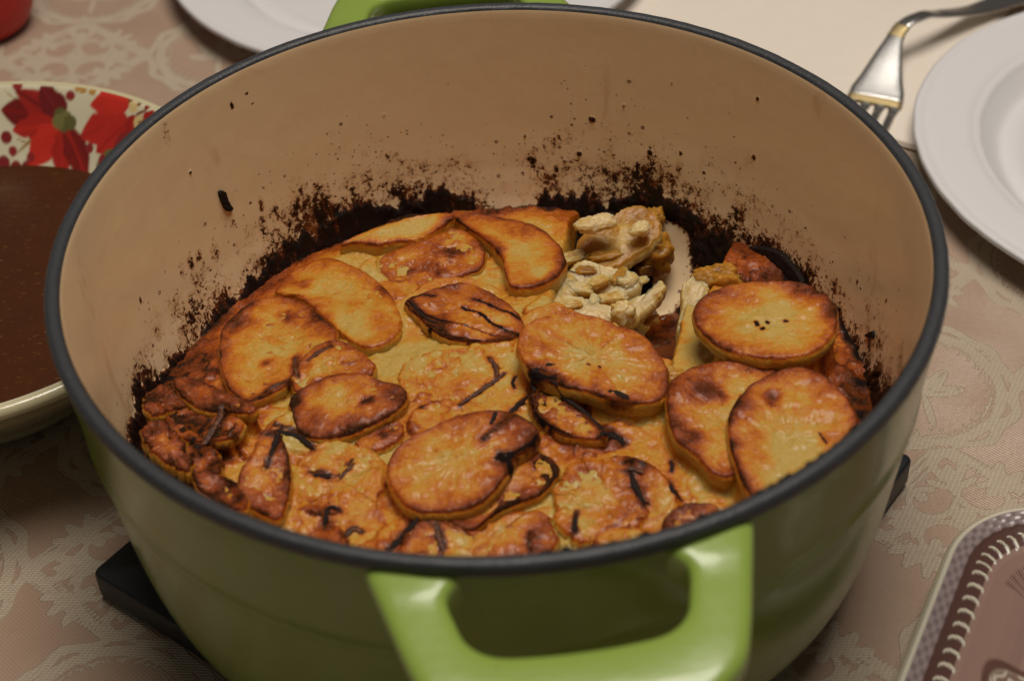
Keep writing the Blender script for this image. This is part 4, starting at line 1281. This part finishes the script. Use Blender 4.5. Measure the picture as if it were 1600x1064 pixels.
# ------------------------------------------------------------------ paper plates
def plate(cx, cy, R, label, rise=.0145):
    prof = [(R - .0006, rise - .0012), (R + .0002, rise), (R - .0012, rise + .0008), (R - .0035, rise + .0003), (R - .006, rise - .0005), (R - .0075, rise - .0001), (R - .018, rise - .0006), (R - .0235, rise - .0012),
            (R - .027, rise - .0028), (R - .0290, rise - .0028), (R - .0315, rise - .0060), (R - .039, rise - .0125), (R - .046, .0032), (R - .06, .0020), (.0001, .0020)]
    pr_ = spline(np.array(prof), 90)
    bot = pr_[::-1] + [0, -.0009]
    bot[-1] = [R, rise - .0016]
    pr_ = np.vstack([bot, pr_])
    lob = lambda th, z: (fbm(th * 12, z * 0, 6, 2) - .5) * .0006
    o = lathe('paper_plate', pr_, M['paper'], 220, center=(0, 0), jitter=lob)
    o.data.flip_normals()
    o.location = (cx, cy, .0003)
    tag(o, label, 'paper plate', 'white paper plates')
    return o


plate(.3105, .1800, .1248, 'white paper plate at the right edge, overlapping the corner of the napkin')
plate(-.0359, .4045, .1305, 'white paper plate at the top, partly hidden behind the green pot')

# ------------------------------------------------------------------ napkin (two folds of paper)
npx = at([(958, -60), (1580, -60), (1572, 20), (1446, 230), (1380, 214), (1100, 130)], .002)[:, :2]
A_, B_, C_, D_ = npx[0], npx[1], at([(1446, 231)], .002)[0, :2], at([(1000, 60)], .002)[0, :2]
nap = empty('paper_napkin', (float((A_[0] + C_[0]) / 2), float((A_[1] + C_[1]) / 2), 0))
tag(nap, 'folded cream paper napkin under the fork, behind the green pot', 'napkin')
corner = np.array([.1945, .2045]); ux = np.array([-.985, .17]); uy = np.array([.50, .866])
uy = (at([(1578, 10)], .002)[0, :2] - corner); Ly = np.linalg.norm(uy) * 1.45; uy /= np.linalg.norm(uy); ux = np.array([-uy[1], uy[0]]) 
Lx = .185
for k, (ins, z0) in enumerate(((0, .0004), (.0016, .0011))):
    nu, nv = 60, 60
    uu, vv = np.meshgrid(np.linspace(ins, Lx - ins, nu), np.linspace(ins * .5, Ly, nv), indexing='ij')
    xy = corner + uu[..., None] * ux + vv[..., None] * uy
    zt = z0 + .0012 * fbm(xy[..., 0] * 22, xy[..., 1] * 22, 4 + k, 3) * sstep(0, .03, uu) + .0004 * k
    top = np.c_[xy.reshape(-1, 2), zt.ravel()]
    botm = top - [0, 0, .0006]
    q1 = gridq(nu, nv); q2 = gridq(nu, nv)[:, ::-1] + nu * nv
    bd = np.concatenate([np.arange(nv), np.arange(1, nu) * nv + nv - 1, (nu - 1) * nv + np.arange(nv - 2, -1, -1), np.arange(nu - 2, 0, -1) * nv])
    bd2 = np.roll(bd, -1)
    q3 = np.stack([bd, bd + nu * nv, bd2 + nu * nv, bd2], 1)
    o = mesh_np('napkin_fold', np.vstack([top, botm]), [q1, q2, q3], M['napkin'])
    addto(o, nap)

# ------------------------------------------------------------------ fork
fork = empty('fork', (.197, .2805, .0))
tag(fork, 'silver fork with gold bands lying on the cream napkin', 'fork')
fp0 = at([(1367, 152)], .0055)[0]; fp1 = at([(1397, 88)], .006)[0]; fp2 = at([(1470, 35)], .012)[0]
d1 = (fp0 - fp1)[:2]; d1 /= np.linalg.norm(d1)
tip = fp0[:2] + d1 * .050
cent = np.array([[*tip, .0075], [*(fp0[:2] + d1 * .030), .0040], [*(fp0[:2] + d1 * .012), .0028], [*fp0[:2], .0036], [*fp1[:2], .0180], [*(fp1[:2] * .5 + fp2[:2] * .5), .0215], [*fp2[:2], .0165],
                 [*(fp2[:2] + (fp2 - fp1)[:2] * .9), .0080], [*(fp2[:2] + (fp2 - fp1)[:2] * 2.0), .0035]])


def ribbon(P, half, thick, name, mat, parent, n=12, off=0.0):
    P = np.asarray(P); T = np.gradient(P, axis=0); T /= np.linalg.norm(T, axis=1)[:, None]
    A = np.cross(T, [0, 0, 1.0]); A /= np.linalg.norm(A, axis=1)[:, None]; Bn = np.cross(A, T)
    half = np.asarray(half); th_ = np.linspace(0, 2 * np.pi, n, endpoint=False)
    cx = np.sign(np.cos(th_)) * np.abs(np.cos(th_)) ** .6; cz = np.sign(np.sin(th_)) * np.abs(np.sin(th_)) ** .6
    V = P[:, None] + A[:, None] * (half[:, None] * cx + off)[..., None] + Bn[:, None] * (thick * cz)[None, :, None]
    V = np.vstack([V.reshape(-1, 3), P[:1] + A[:1] * off, P[-1:] + A[-1:] * off]); m = len(P)
    j = np.arange(n); j2 = (j + 1) % n
    F = [gridq(m, n, True), np.stack([np.full(n, m * n), j2, j], 1), np.stack([np.full(n, m * n + 1), (m - 1) * n + j, (m - 1) * n + j2], 1)]
    return addto(mesh_np(name, V, F, mat), parent)


FC = spline(cent, 300)
Ls = np.concatenate([[0], np.cumsum(np.linalg.norm(np.diff(FC, axis=0), axis=1))])
l0 = Ls[np.argmin(np.linalg.norm(FC[:, :2] - fp0[:2], axis=1))]; l1 = Ls[np.argmin(np.linalg.norm(FC[:, :2] - fp1[:2], axis=1))]
i0 = np.searchsorted(Ls, l0 + .001)
wd = np.interp(Ls, [l0 - .02, l0, l0 + .006, l0 + .013, l1 - .006, l1, l1 + .02, l1 + .06, Ls[-1]], [.0125, .0128, .0124, .0100, .0048, .0036, .0034, .0052, .0085])
ribbon(FC[i0:], wd[i0:], .0011, 'fork_handle', M['silver'], fork, 16)
ib = np.searchsorted(Ls, l0 - .003)
ribbon(FC[ib:i0 + 1], wd[ib:i0 + 1] * 1.01, .0012, 'gold_band', M['gold'], fork, 16)
i2, i3 = np.searchsorted(Ls, l1 - .002), np.searchsorted(Ls, l1 + .006)
ribbon(FC[i2:i3], wd[i2:i3] * 1.08, .00135, 'gold_band', M['gold'], fork, 16)
for k in range(4):
    sg = FC[:ib + 1][::-1]; n_ = len(sg)
    ribbon(sg, np.interp(np.linspace(0, 1, n_), [0, .15, .8, 1], [.0027, .0020, .0016, .0007]), .0010, 'tine', M['silver'], fork, 10, off=(k - 1.5) * .0066)

# ------------------------------------------------------------------ red cup
CC = (-.2600, .3600)
cup = empty('red_cup', (CC[0], CC[1], 0))
tag(cup, 'bright red round-bottomed plastic cup at the top left corner', 'cup')
cp = [(.0001, .0004), (.016, .0004), (.022, .0012), (.0268, .0060), (.0296, .014), (.0310, .025), (.0325, .045), (.034, .070), (.0345, .090), (.0350, .0905), (.0346, .0915), (.0336, .0905), (.0328, .070), (.030, .030), (.026, .010), (.0001, .006)]
addto(lathe('cup_wall', spline(np.array(cp), 90), M['red'], 128, center=CC), cup)
addto(lathe('cup_lip', [(.0345, .0895), (.0358, .0900), (.0362, .0912), (.0356, .0922), (.0343, .0920), (.0338, .0908), (.0345, .0895)], M['red'], 128, center=CC), cup)

# ------------------------------------------------------------------ transferware platter
pl = empty('serving_platter', (.27, -.15, 0))
tag(pl, 'brown transferware platter with scalloped rope border at the lower right corner', 'platter')
E0 = at([(1401, 1064)], .020)[0, :2]; E1 = at([(1462, 907)], .020)[0, :2]
dv = (E1 - E0) / np.linalg.norm(E1 - E0)                           # runs along the left side towards the back
nx_ = np.array([dv[1], -dv[0]])                                    # towards the platter's middle
top_ = at([(1600, 779)], .020)[0, :2]
Lh = float((top_ - E0) @ dv) + .0015
PW, PL_ = .200, .300                                               # width, length
org = E0 + dv * (Lh - PL_)                                         # near left corner
cen = np.array([PW / 2, PL_ / 2]); crn = .036


def rrect(n):
    """rounded rectangle outline in platter coordinates, dense at the visible corner"""
    pts = []
    for (cx, cy, a0) in ((PW - crn, crn, -90), (PW - crn, PL_ - crn, 0), (crn, PL_ - crn, 90), (crn, crn, 180)):
        for a_ in np.linspace(a0, a0 + 90, 24):
            pts.append((cx + crn * math.cos(math.radians(a_)), cy + crn * math.sin(math.radians(a_))))
    P = np.array(pts); P = np.vstack([P, P[:1]])
    L = np.concatenate([[0], np.cumsum(np.linalg.norm(np.diff(P, axis=0), axis=1))])
    s_ = np.linspace(0, L[-1], n, endpoint=False)
    return np.stack([np.interp(s_, L, P[:, 0]), np.interp(s_, L, P[:, 1])], 1), s_, L[-1]


nP = 1400
OUT, sP, LP = rrect(nP)
tn = np.roll(OUT, -1, 0) - np.roll(OUT, 1, 0); tn /= np.linalg.norm(tn, axis=1)[:, None]
inw = np.stack([-tn[:, 1], tn[:, 0]], 1)
dd = np.concatenate([np.linspace(0, .030, 100), np.linspace(.0305, .0345, 10)])
zprof = np.interp(dd, [0, .0008, .0025, .006, .012, .016, .024, .032, .0345], [.0192, .0203, .0206, .0196, .0172, .0160, .0115, .0062, .0055])
Pp = OUT[None] + inw[None] * dd[:, None, None]
ccP = np.array([PW / 2, PL_ / 2])
kk = np.linspace(1, 0, 60)[1:-1]
innerP = ccP + (Pp[-1] - ccP)[None] * kk[:, None, None]
zin = np.full(len(kk), .0052)
AP = np.concatenate([Pp, innerP]); ZP = np.concatenate([zprof, zin])[:, None] * np.ones(nP)
MAUVE = np.array([.290, .180, .145]); DBR = np.array([.100, .048, .038]); PUR = np.array([.30, .23, .23]); CRM = np.array([.62, .57, .45])
dgrid = np.concatenate([dd, .0345 + (1 - kk) * .07])[:, None] * np.ones(nP)
sg = sP[None] * np.ones_like(dgrid)
c = np.tile(CRM, (dgrid.size, 1)).reshape(*dgrid.shape, 3)


def lay(m, colour):
    global c
    m = np.clip(m, 0, 1)[..., None]
    c = c * (1 - m) + np.asarray(colour) * m


per = LP / round(LP / .0058)
band = lambda a, b, w_=.0004: sstep(a - w_, a + w_, dgrid) * sstep(b + w_, b - w_, dgrid)
ck = .5 + .5 * np.sin(2 * np.pi * (sg / per + .5 * np.floor((dgrid - .0022) / .0016)))
lay(band(.0022, .0085), PUR)
lay(band(.0022, .0075) * sstep(.2, 1.0, ck), PUR * .66)
lay(band(.0022, .0075) * sstep(.8, 1.0, ck) * .0, CRM)
lay(band(.0068, .0142), DBR)
# rope of cream crescents
u_ = (sg / per + dgrid * 25) % 1.0
dcr = (dgrid - .0122) / .0030
cres = sstep(1.0, .8, np.hypot((u_ - .5) * 2.15, dcr)) - sstep(1.0, .8, np.hypot((u_ - .72) * 2.3, dcr * 1.05))
lay(band(.0140, 1), MAUVE)
lay(band(.0090, .0156) * np.clip(cres, 0, 1), CRM * .95)
ln = .5 + .5 * np.sin(dgrid / .00075 * 2 * np.pi)
lay(band(.0152, .028) * ln * .25, MAUVE * 1.5)
# flower ground in the well
gx = AP[..., 0]; gy = AP[..., 1]
ZP = ZP + (band(.0095, .0165) * np.clip(cres, 0, 1) * .0003).reshape(ZP.shape) + band(.0022, .0075) * ck * .00025
rw = np.hypot(gx - .085, gy - (PL_ - .102)) * (1 + .10 * np.sin(np.arctan2(gy - (PL_ - .102), gx - .085) * 9)) 
well = sstep(.0625, .0605, rw) * sstep(.020, .023, dgrid)
lay(sstep(.0655, .0640, rw) * sstep(.020, .023, dgrid), DBR * 1.3)
lay(well, CRM)
fl_ = fbm(gx * 120, gy * 120, 15, 3)
lay(well * sstep(.50, .56, fl_), MAUVE)
for (fx, fy, fr) in ((.034, PL_ - .070, .012), (.052, PL_ - .108, .017), (.030, PL_ - .112, .010), (.068, PL_ - .062, .012), (.095, PL_ - .09, .018), (.07, PL_ - .15, .02)):
    ra = np.hypot(gx - fx, gy - fy) / fr; aa = np.arctan2(gy - fy, gx - fx)
    lay(well * sstep(1.05, .95, ra * (1 + .12 * np.sin(aa * 6))), MAUVE * .8)
    for r0 in (.35, .6, .85):
        lay(well * sstep(.06, .03, np.abs(ra * (1 + .12 * np.sin(aa * 6 + r0 * 7)) - r0)) * .8, CRM)
W3 = np.concatenate([(org + AP.reshape(-1, 2)[:, :1] * nx_ + AP.reshape(-1, 2)[:, 1:] * dv), ZP.reshape(-1, 1)], 1)
nrow = len(AP)
ccw = org + ccP[0] * nx_ + ccP[1] * dv
V = np.vstack([W3, [[*ccw, .0052]]])
j = np.arange(nP); j2 = (j + 1) % nP
Fp = [gridq(nrow, nP, True), np.stack([np.full(nP, nrow * nP), (nrow - 1) * nP + j, (nrow - 1) * nP + j2], 1)]
o = mesh_np('platter_top', V, Fp, M['transfer'], attrs={'print': np.vstack([c.reshape(-1, 3), [CRM]])})
if o.data.polygons[-1].normal.z < 0: o.data.flip_normals()
addto(o, pl)
# underside and foot
rows = []
for d_, z_ in ((-.0000, .0192), (-.0007, .0186), (-.0006, .0172), (.003, .0150), (.018, .0080), (.030, .0030), (.034, .0003), (.037, .0003), (.040, .0025)):
    q = (OUT + inw * d_)[::7]
    rows.append(np.c_[org + q[:, :1] * nx_ + q[:, 1:] * dv, np.full(len(q), z_)])
nq = len(rows[0])
V = np.vstack(rows + [[[*ccw, .0025]]])
j = np.arange(nq); j2 = (j + 1) % nq
o = mesh_np('platter_underside', V, [gridq(len(rows), nq, True)[:, ::-1], np.stack([np.full(nq, len(rows) * nq), (len(rows) - 1) * nq + j2, (len(rows) - 1) * nq + j], 1)], M['cream'])
addto(o, pl)
